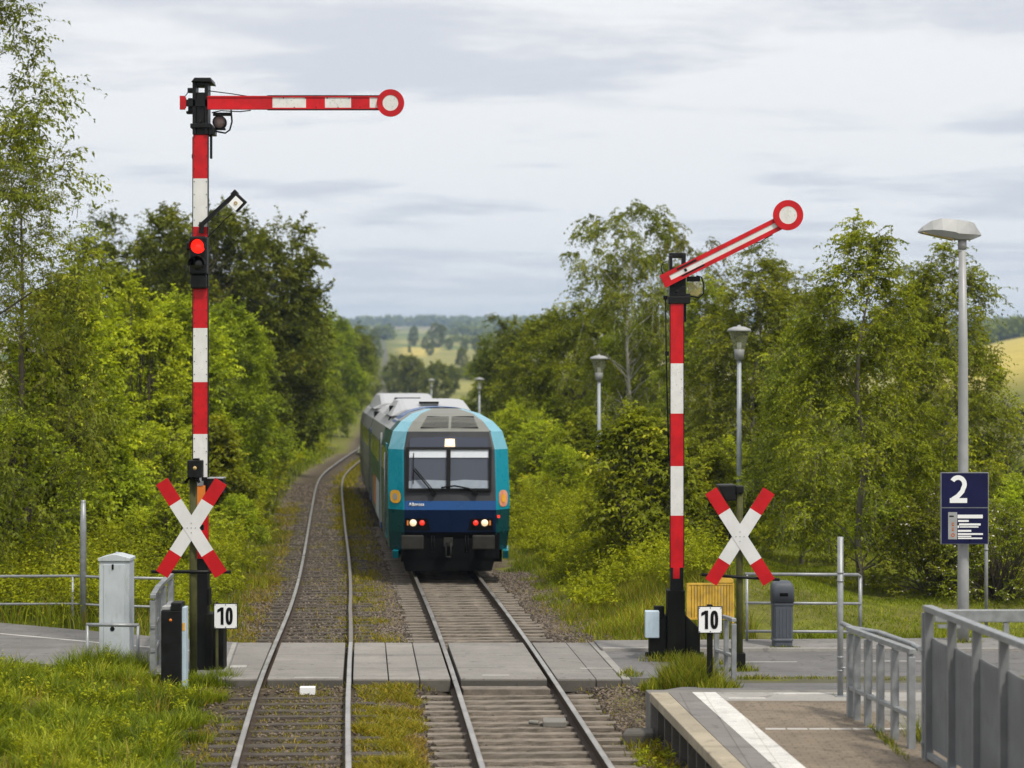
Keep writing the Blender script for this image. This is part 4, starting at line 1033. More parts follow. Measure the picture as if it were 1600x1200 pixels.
# ------------------------------------------------------------------ railings
def railing(name, pts_top, zb_fn, mids, posts, label, w=.05, mat='galv', grp=None, flat=False):
    """pts_top: world points along the top rail; mids: drops below the top; posts: parameters 0..1 along it"""
    P = [Vector(p) for p in pts_top]
    seg = [(P[i + 1] - P[i]).length for i in range(len(P) - 1)]; tot = sum(seg)
    def at(t):
        d = t * tot
        for i, s in enumerate(seg):
            if d <= s + 1e-6: return P[i].lerp(P[i + 1], d / s)
            d -= s
        return P[-1]
    base = at(0)
    t = thing(name, (base.x, base.y, zb_fn(base)), label, 'railing', grp)
    def run(name, drop, r):
        g = Geo(); q = [p - Vector((0, 0, drop)) for p in P]
        if flat:
            for a, b in zip(q[:-1], q[1:]): g.bar(a, b, r * 2, r * 1.5)
            build(name, g, M[mat], t, bevel=.006)
        else: g.tube(q, r, 10); build(name, g, M[mat], t)
    run('top_rail', 0, w / 2)
    for d in mids: run('middle_rail', d, w / 2 * .85)
    for k in posts:
        p = at(k); g = Geo()
        if flat: g.span((p.x - w / 2, p.y - w * .7, zb_fn(p) - .1), (p.x + w / 2, p.y + w * .7, p.z - w * .76)); build('post', g, M[mat], t, bevel=.005)
        else: g.tube([(p.x, p.y, zb_fn(p) - .15), (p.x, p.y, p.z - .01)], w / 2 * .95, 10); build('post', g, M[mat], t)
    return t

Z0 = lambda p: -.05
Y = 34.5
railing('railing', [(wx(-260, 36.5), 36.5, 1.0), (wx(-5, 34.6), 34.6, wz(900.5, 34.6)), (wx(120, Y), Y, wz(900, Y)), (wx(158, 34.2), 34.2, wz(902, 34.2)), (wx(256, 33.6), 33.6, wz(904, 33.6))], Z0, [.5], [.02, .3, .52, .73, .86, .995], 'long grey pipe railing along the far side of the left road')
Y = 28.9
railing('railing', [(wx(135, Y), Y, wz(976, Y)), (wx(217, Y), Y, wz(977, Y))], Z0, [], [.02, .98], 'low pipe guard rail in front of the grey cabinet', w=.055)
railing('railing', [(wx(239, 28.3), 28.3, wz(932, 28.3)), (wx(247, 29.6), 29.6, wz(918, 29.6)), (wx(259, 31.0), 31.0, wz(906, 31.0)), (wx(268, 32.0), 32.0, wz(898, 32.0))], Z0, [.45, .8], [.02, .3, .62, .97], 'short flat steel barrier behind the black cabinet seen end on', w=.085, flat=True)
Y = 31.9
railing('railing', [(wx(1164, Y), Y, wz(897, Y)), (wx(1340, Y), Y, wz(898, Y)), (wx(1345, 33.2), 33.2, wz(901, 33.2))], Z0, [.48, .95], [.01, .88, .99], 'three bar pipe railing behind the grey litter bin', w=.055)
railing('railing', [(wx(1147, 26.1), 26.1, wz(969, 26.1)), (wx(1136, 26.7), 26.7, wz(965, 26.7)), (wx(1119, 27.4), 27.4, wz(961, 27.4))], lambda p: .1, [.5], [.02, .5, .98], 'small flat steel barrier beside the ten board at the platform end', w=.065, flat=True)
# gangway railing on the platform: vertical bars
Zp = lambda p: PZ + .0
pa, pb = Vector((wx(1326, 22.4), 22.4, wz(982, 22.4))), Vector((wx(1426, 20.3), 20.3, wz(1018, 20.3)))
t = railing('railing', [pa, pb], Zp, [.68], [.03, .14, .32, .52, .74, .98], 'steel railing with flat uprights on the platform beside the paved area', w=.075, flat=True)
for k in (.23, .42, .63, .86):
    p = pa.lerp(pb, k) + Vector((.10, .1, 0)); g = Geo(); g.span((p.x - .03, p.y - .03, p.z - .64), (p.x + .03, p.y + .03, p.z - .03)); build('baluster', g, M['galv_dark'], t, bevel=.004)
g = Geo(); g.tube([pa + Vector((-.07, .1, .05)), pa + Vector((.05, .02, .0)), pa + Vector((.3, -.3, -.01)), pb + Vector((.1, .5, .01)), pb + Vector((.12, .2, .0))], .03, 10); build('hand_rail', g, M['galv'], t)

# solid ramp fence at the right
fa, fb = Vector((4.27, 19.7, 1.955)), Vector((4.60, 15.4, 1.955))
t = thing('panel_fence', (4.27, 19.7, .3), 'grey steel fence with vertical ribbed panels at the platform ramp', 'fence')
g = Geo(); g.bar(fa + Vector((0, .03, 0)), fb, .10, .06); build('top_rail', g, M['galv'], t, bevel=.006)
d = (fb - fa).normalized(); Lf = (fb - fa).length; n_ = Vector((d.y, -d.x, 0)) * -1
pos_ = [0.03, .80, 1.57, 2.34, 3.11, 3.88]
for s_ in pos_:
    p = fa + d * s_; g = Geo(); g.bar((p.x, p.y, .3), (p.x, p.y, 1.925), .085, .05, up=(0, 1, 0)); build('post', g, M['galv_dark'], t, bevel=.004)
for a_, b_ in zip(pos_[:-1], pos_[1:]):
    g = Geo(); k = 12; z0_, z1_ = .52, 1.66
    vs = []
    for i in range(k * 4 + 1):
        s_ = a_ + .02 + (b_ - a_ - .04) * i / (k * 4); off = .014 if (i % 4) in (1, 2) else 0.0
        p = fa + d * s_ + Vector((.035 - off, 0, 0)); sag = -.014 * math.sin(math.pi * i / (k * 4)) - .006 * i / (k * 4)
        vs += [(p.x, p.y, z0_), (p.x, p.y, z1_ + sag)]
    vs += [(x + .02, y, z) for x, y, z in vs]; h = (k * 4 + 1) * 2
    fs = [(i * 2, i * 2 + 2, i * 2 + 3, i * 2 + 1) for i in range(k * 4)] + [(h + i * 2, h + i * 2 + 1, h + i * 2 + 3, h + i * 2 + 2) for i in range(k * 4)] + [(i * 2 + 1, i * 2 + 3, h + i * 2 + 3, h + i * 2 + 1) for i in range(k * 4)]
    g.add(vs, fs); build('ribbed_panel', g, M['galv_dark'], t)
g = Geo(); g.bar((fa + Vector((.0, 0, -1.5))), (fb + Vector((0, 0, -1.5))), .06, .06); build('bottom_rail', g, M['galv'], t, bevel=.004)
g = Geo(); q0 = Vector((fa.x - .035, fa.y + .09, 0)); g.span((q0.x - .012, q0.y - .02, .3), (q0.x + .012, q0.y + .02, 1.9)); g.box((q0.x, q0.y - .02, .55), (.05, .05, .04)); g.box((q0.x, q0.y - .02, 1.5), (.05, .05, .04)); build('hinge_bar', g, M['galv'], t)
# cross fence behind
yb = 20.6
t = thing('ramp_barrier', (5, yb, .3), 'thick grey handrail board crossing behind the ribbed ramp fence', 'railing')
g = Geo(); g.span((wx(1460, yb), yb - .03, wz(972, yb)), (9, yb + .03, wz(952.5, yb))); build('top_rail', g, M['galv'], t, bevel=.008)
for px in (1572, 1700, 1830):
    g = Geo(); g.span((wx(px - 4, yb), yb - .02, .0), (wx(px + 4, yb), yb + .02, wz(972.5, yb))); build('post', g, M['galv'], t)
g = Geo(); g.span((wx(1465, yb), yb - .02, wz(981, yb)), (wx(1500, yb), yb + .02, wz(976, yb))); build('lower_rail', g, M['galv'], t)

# ------------------------------------------------------------------ cabinets, bin, yellow panel
Y = 29.4
t = thing('utility_cabinet', (wx(182, Y), Y, 0), 'pale blue grey utility cabinet with shallow pitched lid beside the road', 'cabinet')
x0, x1 = wx(159, Y), wx(206, Y); zt = wz(875, Y)
g = Geo(); g.span((x0, Y - .19, -.1), (x1, Y + .19, zt)); build('body', g, M['cabinet'], t, bevel=.008)
g = Geo(); g.prism([(x0 - .015, zt + .001), (x1 + .015, zt + .001), (x1 + .015, zt + .045), ((x0 + x1) / 2 + .04, zt + .1), ((x0 + x1) / 2 - .04, zt + .1), (x0 - .015, zt + .045)], Y - .215, Y + .215); g.tube([((x0 + x1) / 2, Y, zt + .09), ((x0 + x1) / 2, Y, zt + .125)], .02, 8); build('lid', g, M['cabinet'], t, bevel=.006)
g = Geo(); g.span((x0 + .07, Y - .205, .05), (x1 - .07, Y - .188, zt - .05)); dr = build('door', g, M['cabinet'], t, bevel=.005)
g = Geo(); g.span((wx(179, Y), Y - .215, wz(888, Y)), (wx(182, Y), Y - .2, wz(880, Y))); g.disc((wx(180, Y), Y - .21, wz(980, Y)), .035, Y - .212, Y - .204, 0, 12); build('lock', g, M['black'], dr)
Y = 27.5
t = thing('control_cabinet', (wx(272, Y), Y, -.05), 'narrow black control cabinet on the grass below the cross sign', 'cabinet')
g = Geo(); x0, x1 = wx(254.5, Y), wx(286, Y)
g.span((x0, Y - .16, -.12), (x1, Y + .14, wz(952, Y)), 0); g.span((wx(270, Y), Y - .162, wz(953, Y)), (x1 + .005, Y + .14, wz(940, Y)), 0)
build('body', g, M['black'], t, bevel=.015)
g = Geo(); g.span((x0 + .005, Y - .12, wz(952, Y) + .001), (wx(269, Y), Y + .12, wz(946, Y))); build('lid', g, M['lamp_grey'], t, bevel=.01)
g = Geo(); g.span((x1, Y - .1, -.1), (x1 + .055, Y + .12, wz(948, Y))); sp = build('side_panel', g, M['pale_blue'], t, bevel=.006)
g = Geo(); g.span((x1 + .01, Y - .106, wz(984, Y)), (x1 + .045, Y - .1, wz(972, Y))); build('warning_label', g, M['sticker'], sp)
g = Geo(); g.lathe([(.001, -.010), (.018, -.008), (.022, 0)], (wx(269.5, Y), Y - .16, wz(967, Y)), 14, 0, 'y'); build('badge', g, M['orange'], t)

Y = 31.25
t = thing('litter_bin', (wx(1222, Y), Y, 0), 'slate grey litter bin with rounded lid on the pavement kerb', 'litter bin')
def rsec(hw, hd, z, r=.05, n=4):
    pts = []
    for qx, qy, a0 in ((1, 1, 0), (-1, 1, 90), (-1, -1, 180), (1, -1, 270)):
        for k in range(n + 1):
            a = math.radians(a0 + 90 * k / n); pts.append((wx(1222, Y) + qx * (hw - r) + r * math.cos(a), Y + qy * (hd - r) + r * math.sin(a), z))
    return pts
def loft(secs, mat=0, cap=True, sm=True):
    g = Geo(); k = len(secs[0]); vs = [v for s in secs for v in s]
    g.add(vs, [(i * k + j, i * k + (j + 1) % k, (i + 1) * k + (j + 1) % k, (i + 1) * k + j) for i in range(len(secs) - 1) for j in range(k)], mat, sm)
    if cap: o = (len(secs) - 1) * k; g.f += [list(range(k))[::-1], [o + j for j in range(k)]]; g.m += [mat] * 2; g.s += [False] * 2
    return g
zb_ = .03; z_ = lambda py: wz(py, Y)
build('foot', loft([rsec(.155, .15, zb_ - .05), rsec(.155, .15, z_(1000))], sm=False), M['bin_grey'], t)
build('body', loft([rsec(.168, .165, z_(1000) + .001), rsec(.168, .165, z_(998)), rsec(.160, .155, z_(996)), rsec(.162, .158, z_(946)), rsec(.172, .168, z_(944)), rsec(.172, .168, z_(941))], sm=False), M['bin_grey'], t)
build('lid', loft([rsec(.176, .172, z_(940)), rsec(.176, .172, z_(918)), rsec(.16, .155, z_(912)), rsec(.125, .12, z_(908), .05), rsec(.07, .06, z_(907), .04)]), M['bin_grey'], t)
g = Geo(); g.span((wx(1216, Y), Y - .18, z_(930)), (wx(1229, Y), Y - .17, z_(925))); build('slot', g, M['black_dark'], t)
g = Geo()
for k in range(5): g.span((wx(1210 + k * 5.6, Y), Y - .163, z_(994)), (wx(1212 + k * 5.6, Y), Y - .155, z_(949)))
build('rib', g, M['bin_grey'], t)

Y = 30.8
t = thing('yellow_panel', (wx(1110, Y), Y, 0), 'worn yellow slatted panel with rounded hump behind the cross post', 'panel')
g = Geo(); z0_, z1_ = wz(968, Y), wz(911, Y)
for k in range(15):
    a_ = 1076 + k * 4.6; g.span((wx(a_, Y), Y - .012, z0_ + .02), (wx(a_ + 3.7, Y), Y + .012, z1_ - .02))
build('slat', g, M['yellow'], t)
g = Geo(); g.span((wx(1074, Y), Y - .02, z1_ - .03), (wx(1146, Y), Y + .02, z1_)); g.span((wx(1074, Y), Y - .02, z0_), (wx(1146, Y), Y + .02, z0_ + .03)); g.span((wx(1073, Y), Y - .022, -.2), (wx(1076, Y), Y + .022, z1_)); g.span((wx(1144, Y), Y - .022, -.2), (wx(1147, Y), Y + .022, z1_)); g.span((wx(1075, Y), Y + .013, z0_ + .03), (wx(1146, Y), Y + .02, z1_ - .03))
build('frame', g, M['yellow'], t)
g = Geo(); g.prism([(wx(1112, Y), z1_), (wx(1146, Y), z1_), (wx(1146, Y), z1_ + .05), (wx(1141, Y), z1_ + .09), (wx(1132, Y), z1_ + .105), (wx(1120, Y), z1_ + .09), (wx(1113, Y), z1_ + .05)], Y - .03, Y + .03); build('top_hump', g, M['yellow'], t, bevel=.01)


# ------------------------------------------------------------------ the train
def make_train():
    TY, TXc = 42.9, -1.38
    tr = thing('passenger_train', (TXc, TY, 0), 'teal and blue diesel train with glowing headlights on the straight track', 'train')
    lev = [(.59, 1.33, .30), (1.02, 1.36, .06), (1.52, 1.37, .0), (1.72, 1.37, .03), (2.0, 1.375, .10), (2.86, 1.36, .36), (3.26, 1.25, .52), (3.48, 1.06, .80), (3.66, .78, 1.25), (3.76, .42, 1.75)]
    zs = [l[0] for l in lev]
    def yf(z): return TY + float(np.interp(z, zs, [l[2] for l in lev]))
    def cxl(y): return TXc + (-.095) * (y - TY)
    def body(y0, y1, front):
        g = Geo(); secs = []
        for z, hw, f in lev:
            m = min(1.03, hw * .76) if z < 3.3 else hw * .76
            if front: ys = [y0 + f - .03, y0 + f, y0 + f + .46]; xs = [0, m, hw]
            else: ys = [y0, y0, y0 + .05]; xs = [0, hw - .05, hw]
            ylist = [(xs[0], ys[0]), (xs[1], ys[1]), (xs[2], ys[2])]
            for s_ in ([TY + 3.0, TY + 6.6] if front else [y0 + 6, y0 + 12]): ylist.append((hw, max(s_, ys[2] + .1)))
            ylist.append((hw, y1))
            half = ylist
            ring = [(cxl(y) + x, y, z) for x, y in half] + [(cxl(y) - x, y, z) for x, y in half[:0:-1]]
            secs.append(ring)
        k = len(secs[0]); g.v = [v for s in secs for v in s]; nh = len(half)
        for i in range(len(secs) - 1):
            zmid = (lev[i][0] + lev[i + 1][0]) / 2
            for j in range(k):
                q = (j + 1) % k
                seg = j if j < nh - 1 else (nh - 1 if j == nh - 1 else k - 1 - j)      # symmetric segment number
                if j >= nh: seg = k - 1 - j
                elif j == nh - 1: seg = 9
                if front:
                    if seg == 0: mt = 10 if zmid < 1.02 else 4 if zmid < 1.52 else 3 if zmid < 1.72 else 5 if zmid < 3.26 else 7
                    elif seg == 1: mt = 1 if zmid < 1.52 else 0 if zmid < 2.9 else 2 if zmid < 3.72 else 7  # upper pillars paler: highlight put into the colour
                    elif seg == 2: mt = 1 if zmid < 3.5 else 7  # dark shoulder reflection worked into the teal
                    elif seg == 3: mt = 1 if zmid < 3.3 else 6
                    else: mt = 8 if zmid < 1.6 else 1 if zmid < 3.0 else 9 if zmid < 3.35 else 6
                else: mt = 8 if zmid < 1.6 else 9 if zmid < 3.35 else 6
                g.f.append([i * k + j, i * k + q, (i + 1) * k + q, (i + 1) * k + j]); g.m.append(mt); g.s.append(False)
        o = (len(secs) - 1) * k
        g.f.append([o + j for j in range(k)]); g.m.append(7 if front else 6); g.s.append(False)
        return g
    mats = [M['train_teal'], M['train_teal_dark'], M['train_teal_sheen'], M['train_blue'], M['train_blue_shade'], M['train_mask'], M['train_white'], M['train_roof_grey'], M['train_lower'], M['train_roof_grey'], M['train_dark']]
    car = build('car_body', body(TY, TY + 20.4, True), mats, tr, bevel=.045)
    car2 = build('car_body', body(TY + 21.1, TY + 41, False), mats, tr)
    g = Geo(); yy_ = TY + 20.75; g.span((cxl(yy_) - 1.2, TY + 20.4, .8), (cxl(yy_) + 1.2, TY + 21.1, 3.5)); build('gangway', g, M['rubber'], tr)
    fr = lambda x, z, o=.0: (TXc + x, yf(z) - .012 - o, z)
    def fpanel(pts, o, th=.012):
        g = Geo(); a = [fr(x, z, o) for x, z in pts]; b = [(p[0], p[1] + th, p[2]) for p in a]; n = len(pts)
        g.add(a + b, [list(range(n))[::-1], list(range(n, 2 * n))] + [(i, (i + 1) % n, n + (i + 1) % n, n + i) for i in range(n)]); return g
    # cab behind the glass: cut-out is shown by a recessed dark box, blinds and desk seen through the glass
    X0, X1, xm = -.93, .855, -.045
    for a, b in ((X0, xm - .045), (xm + .045, X1)):
        w = build('windscreen', fpanel([(a, 2.0), (b, 2.0), (b, 2.5), (b, 2.87), (a, 2.87), (a, 2.5)], .075, .006), M['windscreen'], tr)
        build('sun_blind', fpanel([(a, 2.68), (b, 2.68), (b, 2.87), (a, 2.87)], .05, .008), M['blind'], w)
        build('cab_back', fpanel([(a, 2.0), (b, 2.0), (b, 2.5), (b, 2.87), (a, 2.87), (a, 2.5)], .018, .01), M['cab_in'], w)
        build('desk_top', fpanel([(a, 2.0), (b, 2.0), (b, 2.17), (a + .3, 2.19), (a, 2.16)], .036, .008), M['dash'], w)
    build('upper_glass', fpanel([(-.93, 2.91), (.855, 2.91), (.85, 3.08), (.8, 3.12), (-.05, 3.15), (-.87, 3.12), (-.925, 3.08)], .05, .008), M['dest_glass'], tr)
    g = Geo()                                              # raised frame round the glass, centre pillar and lower cowl
    for p in ([(-1.0, 2.86), (.92, 2.86), (.92, 2.915), (-1.0, 2.915)], [(-1.0, 1.95), (.92, 1.95), (.92, 2.0), (-1.0, 2.0)], [(-1.0, 2.0), (-.93, 2.0), (-.93, 2.5), (-.93, 2.86), (-1.0, 2.86), (-1.0, 2.5)], [(.855, 2.0), (.92, 2.0), (.92, 2.5), (.92, 2.86), (.855, 2.86), (.855, 2.5)], [(xm - .045, 2.0), (xm + .045, 2.0), (xm + .045, 2.5), (xm + .045, 2.86), (xm - .045, 2.86), (xm - .045, 2.5)]):
        h = fpanel(p, .09, .08); o = len(g.v); g.v += h.v; g.f += [[i + o for i in f] for f in h.f]; g.m += h.m; g.s += h.s
    build('window_frame', g, M['rubber'], tr)
    cl_ = build('cab_light', fpanel([(-.14, 2.92), (.10, 2.92), (.09, 3.10), (-.13, 3.10)], .06, .01), M['cab_glow'], tr)
    c = fr(-.02, 3.01, .06); g = Geo(); g.lathe([(.001, -.022), (.04, -.02), (.07, -.004), (.075, .0)], c, 20, 0, 'y'); build('lamp_bulb', g, M['cab_lamp'], cl_)
    # wipers
    for pts in ([(-.38, 1.90), (-.60, 2.16), (-.83, 2.42)], [(.56, 1.91), (.42, 2.0), (.10, 2.06), (-.2, 2.02)]):
        g = Geo(); q = [fr(x, z, .13) for x, z in pts]; g.tube(q, .018, 6); g.box(fr(*pts[0], .09), (.11, .1, .07))
        if pts[0][0] < 0: g.tube([fr(-.33, 1.91, .13), fr(-.80, 2.45, .13)], .012, 6); g.tube([fr(-.83, 2.78, .115), fr(-.83, 2.1, .115)], .012, 6)
        build('wiper', g, M['rubber'], tr)
    # lamp clusters
    for s in (-1, 1):
        cx0 = -.03
        g = fpanel([(cx0 + s * .98, 1.06), (cx0 + s * .98, 1.33), (cx0 + s * .48, 1.33), (cx0 + s * .42, 1.06)], .012, .02); hs = build('lamp_housing', g, M['black_dark'], tr)
        for x, r, mt, nm in ((.80, .078, 'head_lamp', 'headlight'), (.60, .060, 'tail_red', 'tail_light')):
            c = fr(cx0 + s * x, 1.23, .02); g = Geo(); g.lathe([(.001, -.03), (r * .6, -.025), (r, 0), (r, .02)], c, 20, 0, 'y'); build(nm, g, M[mt], hs)
        c = fr(cx0 + s * .92, 1.23, .02); g = Geo(); g.box(c, (.035, .02, .11)); build('marker_light', g, M['marker_amber'], hs)
        # buffers
        g = Geo(); xb = -.04 + s * .79; g.span((TXc + xb - .25, TY - .35, .66), (TXc + xb + .25, TY - .27, .98)); g.tube([(TXc + xb, TY - .27, .82), (TXc + xb, TY + .4, .82)], .11, 14); build('buffer', g, M['buffer'], tr, bevel=.03)
        # skirt corner
        g = Geo(); x0_, x1_ = TXc + s * 1.30, TXc + s * 1.17
        g.prism([(TY + .25, .42), (TY + 1.6, .42), (TY + 1.6, .60), (TY + .1, .60)], x0_, x1_, 0, 'yz'); build('skirt_corner', g, M['train_teal'], tr, bevel=.01)
    # underframe, coupling, plough
    g = Geo(); g.span((TXc - 1.1, TY + .12, .42), (TXc + 1.1, TY + .5, 1.0)); g.span((TXc - 1.15, TY + .9, .28), (TXc + 1.15, TY + 1.3, .6)); g.span((TXc - .8, TY + 1.4, .1), (TXc + .8, TY + 4.2, .7))
    for y in np.arange(TY + 6, TY + 40, 4.5): g.span((cxl(y) - 1.25, y, .28), (cxl(y) + 1.25, y + 3.6, .6))
    build('underframe', g, M['train_dark'], tr)
    g = Geo(); g.span((TXc - .14, TY - .2, .72), (TXc + .06, TY + .12, .9)); g.tube([(TXc - .04, TY - .28, .84), (TXc - .04, TY - .15, .84)], .035, 10)
    for dx in (-.085, .02): g.tube([(TXc + dx, TY - .2, .8), (TXc + dx, TY - .24, .5)], .016, 8)
    g.tube([(TXc - .09, TY - .24, .49), (TXc + .03, TY - .24, .49)], .018, 8)
    build('coupling', g, M['buffer'], tr)
    g = Geo()
    for x in (-.42, -.36, .34, .40): g.tube([(TXc + x, TY + .1, .95), (TXc + x, TY - .02, .78), (TXc + x + .01, TY + .0, .62), (TXc + x, TY + .1, .56)], .013, 6)
    build('brake_hose', g, M['rubber'], tr)
    g = Geo(); g.prism([(TXc - 1.0, .14), (TXc + .92, .14), (TXc + 1.0, .42), (TXc - 1.08, .42)], TY + .14, TY + .20); g.tube([(TXc - .46, TY + .13, .2), (TXc - .46, TY + .14, .2)], .014, 8); build('plough', g, M['train_dark'], tr)
    for y0 in (TY + 1.6, TY + 3.6):
        for s in (-1, 1):
            g = Geo(); g.lathe([(.001, -.065), (.42, -.065), (.43, .065), (.001, .065)], (0, 0, 0), 24); R = Matrix.Rotation(math.pi / 2, 3, 'Y')
            g.v = [tuple(R @ Vector(v) + Vector((float(RC(y0)) + s * .74, y0, .432))) for v in g.v]; build('wheel', g, M['buffer'], tr)
    # roof front: two louvre panels and centre seam
    zc = lambda z: (z, yf(z))
    for s, (a, b, c, d) in ((-1, (-.70, -.06, -.06, -.56)), (1, (.0, .62, .50, .0))):
        vp = build('roof_vent', fpanel([(a, 3.335), (b, 3.335), (c, 3.60), (d, 3.60)], .012, .03), M['black_dark'], tr)
        g = Geo()
        for k in range(9):
            f0 = (k + .5) / 9; z = 3.335 + .265 * f0; x0_ = a + (d - a) * f0; x1_ = b + (c - b) * f0
            p0, p1 = fr(x0_, z, .035), fr(x1_, z, .035); g.bar(p0, p1, .012, .009)
        build('louvre', g, M['train_mask'], vp)
    # roof equipment
    def pod(y0, y1, hw0, hw1, z0, z1):
        g = Geo(); vs = []
        for y, i in ((y0 - .4, .7), (y0 + 2.0, 0), (y1 - 1.2, 0), (y1, .5)):
            zt_ = z0 + (z1 - z0) * (.15 if i else 1); c = cxl(y)
            vs += [(c - hw0, y, z0 - .15), (c - hw1, y, zt_ - .04), (c - hw1 + .12, y, zt_), (c + hw1 - .12, y, zt_), (c + hw1, y, zt_ - .04), (c + hw0, y, z0 - .15)]
        g.add(vs, [(i * 6 + k, i * 6 + (k + 1) % 6, i * 6 + 6 + (k + 1) % 6, i * 6 + 6 + k) for i in range(3) for k in range(6)] + [tuple(range(6)), tuple(18 + k for k in range(6))])
        return build('roof_pod', g, M['train_white'], tr, bevel=.03)
    p1 = pod(TY + 6.2, TY + 13, 1.16, .86, 3.68, 3.96); p2 = pod(TY + 24, TY + 33, 1.16, .9, 3.70, 4.08)
    g = Geo(); y = TY + 7.0; g.span((cxl(y) - .35, TY + 6.5, 3.84), (cxl(y) + .15, TY + 6.9, 3.90)); build('intake', g, M['black_dark'], p1)
    g = Geo(); y = TY + 24.6; g.span((cxl(y) - .4, TY + 24.3, 3.86), (cxl(y) + .5, TY + 24.7, 3.94)); build('intake', g, M['black_dark'], p2)
    g = Geo(); ring = []
    for k in range(13):
        x = -1.12 + 2.24 * k / 12; z = float(np.interp(abs(x), [0, .42, .78, 1.06, 1.25], [3.79, 3.765, 3.665, 3.485, 3.265]))
        for y in (TY + 3.2, TY + 5.6): ring.append((cxl(y) + x, y, z + .012))
    g.add(ring, [(k * 2, k * 2 + 1, k * 2 + 3, k * 2 + 2) for k in range(12)]); ob = build('roof_band', g, M['train_blue'], tr); sd = ob.modifiers.new('thickness', 'SOLIDIFY'); sd.thickness = .012
    g = Geo(); y = TY + 8.5; g.span((cxl(y) - 1.1, y, 3.45), (cxl(y) - .85, y + .5, 3.78)); build('exhaust', g, M['train_dark'], tr)
    for dy in (-.3, -.8): g = Geo(); g.tube([(cxl(y) - 1.05, y + dy, 3.4), (cxl(y) - .88, y + dy + .1, 3.77)], .03, 8); build('exhaust', g, M['train_dark'], tr)
    # side windows and doors, both sides
    for s in (-1, 1):
        xs_ = lambda y, o=.0: cxl(y) + s * (1.366 + o)
        def side(name, y0, y1, z0, z1, mat, o=.006, par=tr):
            g = Geo(); g.add([(xs_(y0, o), y0, z0), (xs_(y1, o), y1, z0), (xs_(y1, o - .004), y1, z1), (xs_(y0, o - .004), y0, z1), (xs_(y0, -.03), y0, z0), (xs_(y1, -.03), y1, z0), (xs_(y1, -.03), y1, z1), (xs_(y0, -.03), y0, z1)], [(0, 1, 2, 3), (4, 7, 6, 5), (0, 4, 5, 1), (1, 5, 6, 2), (2, 6, 7, 3), (3, 7, 4, 0)])
            return build(name, g, M[mat], par)
        side('cab_window', TY + .9, TY + 1.6, 2.05, 2.8, 'side_glass')
        dr = side('cab_door', TY + 1.9, TY + 2.6, .75, 2.95, 'train_teal', .010); side('door_glass', TY + 2.0, TY + 2.5, 2.0, 2.8, 'side_glass', .014, dr)
        g = Geo(); g.tube([(xs_(TY + 1.8, .04), TY + 1.8, .9), (xs_(TY + 1.8, .04), TY + 1.8, 2.75)], .02, 6); build('grab_rail', g, M['galv'], tr)
        side('side_window', TY + 3.2, TY + 6.2, 1.9, 2.82, 'side_glass')
        side('joint_strip', TY + 6.5, TY + 6.75, .8, 3.1, 'train_white', .02); side('blue_panel', TY + 6.8, TY + 8.2, .62, 2.95, 'train_blue', .008)
        for y0 in (TY + 8.4, TY + 12.0, TY + 16): side('side_window', y0, y0 + 3.2, 1.85, 2.84, 'side_glass')
        for y0 in (TY + 22, TY + 26, TY + 30, TY + 35): side('side_window', y0, y0 + 3.4, 1.85, 2.84, 'side_glass')
        side('orange_panel', TY + 12.3, TY + 15, .9, 1.7, 'graffiti', .008); side('light_panel', TY + 8.6, TY + 12, .75, 1.75, 'dash', .008)
        side('door', TY + 19.0, TY + 20.2, .62, 2.95, 'train_blue', .009); side('door', TY + 21.3, TY + 21.9, .62, 2.95, 'train_mask', .009)
    # stickers and name
    def pillar(s, z0, z1, f0, f1, o=.012):
        def pt(f, z):
            hw = float(np.interp(z, zs, [l[1] for l in lev])); m = min(1.03, hw * .76); y = yf(z)
            return Vector((cxl(y + .46 * f) + s * (m + (hw - m) * f) + s * o * .6, y + .46 * f - o, z))
        return pt
    for s, mt, z0, z1, nm in ((-1, 'sticker', 1.66, 1.95, 'emblem_patch'), (1, 'sticker_pink', 1.58, 1.95, 'emblem_patch')):
        pt = pillar(s, z0, z1, 0, 1)
        def blob(fr_, fz, oo, n=24):
            a = []
            for k in range(n):
                an = 2 * math.pi * k / n; ca, sa = math.cos(an), math.sin(an)
                v = pt(.52 + .32 * fr_ * math.copysign(abs(ca) ** .7, ca), (z0 + z1) / 2 + (z1 - z0) / 2 * fz * math.copysign(abs(sa) ** .75, sa)); a.append(v + Vector((s * oo * .6, -oo, 0)))
            g = Geo(); g.add(a, [list(range(n))]); return g
        ob = build(nm, blob(1, 1, 0), M[mt], tr); sd = ob.modifiers.new('thickness', 'SOLIDIFY'); sd.thickness = .006
        o2 = build('emblem_figure', blob(.42, .5, .008), M['lamp_grey' if s < 0 else 'sticker'], ob); sd = o2.modifiers.new('thickness', 'SOLIDIFY'); sd.thickness = .003
    text_part('train_name', 'ABorosa', .075, (TXc - .755, yf(1.64) - .022, 1.645), M['sign_white'], tr, sx=.95, bold=.02)
    g = Geo(); g.box((TXc + 1.08, yf(1.36) + .0, 1.37), (.06, .05, .06)); build('red_reflector', g, M['tail_red'], tr)


make_train()

# ------------------------------------------------------------------ plants
def unit(a): return a / np.maximum(np.linalg.norm(a, axis=-1, keepdims=True), 1e-9)


def wave(x, y, s=1.0):
    """smooth uneven pattern in about -1..1"""
    x = np.asarray(x) * s; y = np.asarray(y) * s
    return (np.sin(x * 1.3 + 1.7 * np.sin(y * .7 + .4)) + np.sin(y * 1.9 + 1.3 * np.sin(x * .9 + 2.0)) + np.sin((x + y) * 2.7 + np.sin(x * 2.1))) / 3


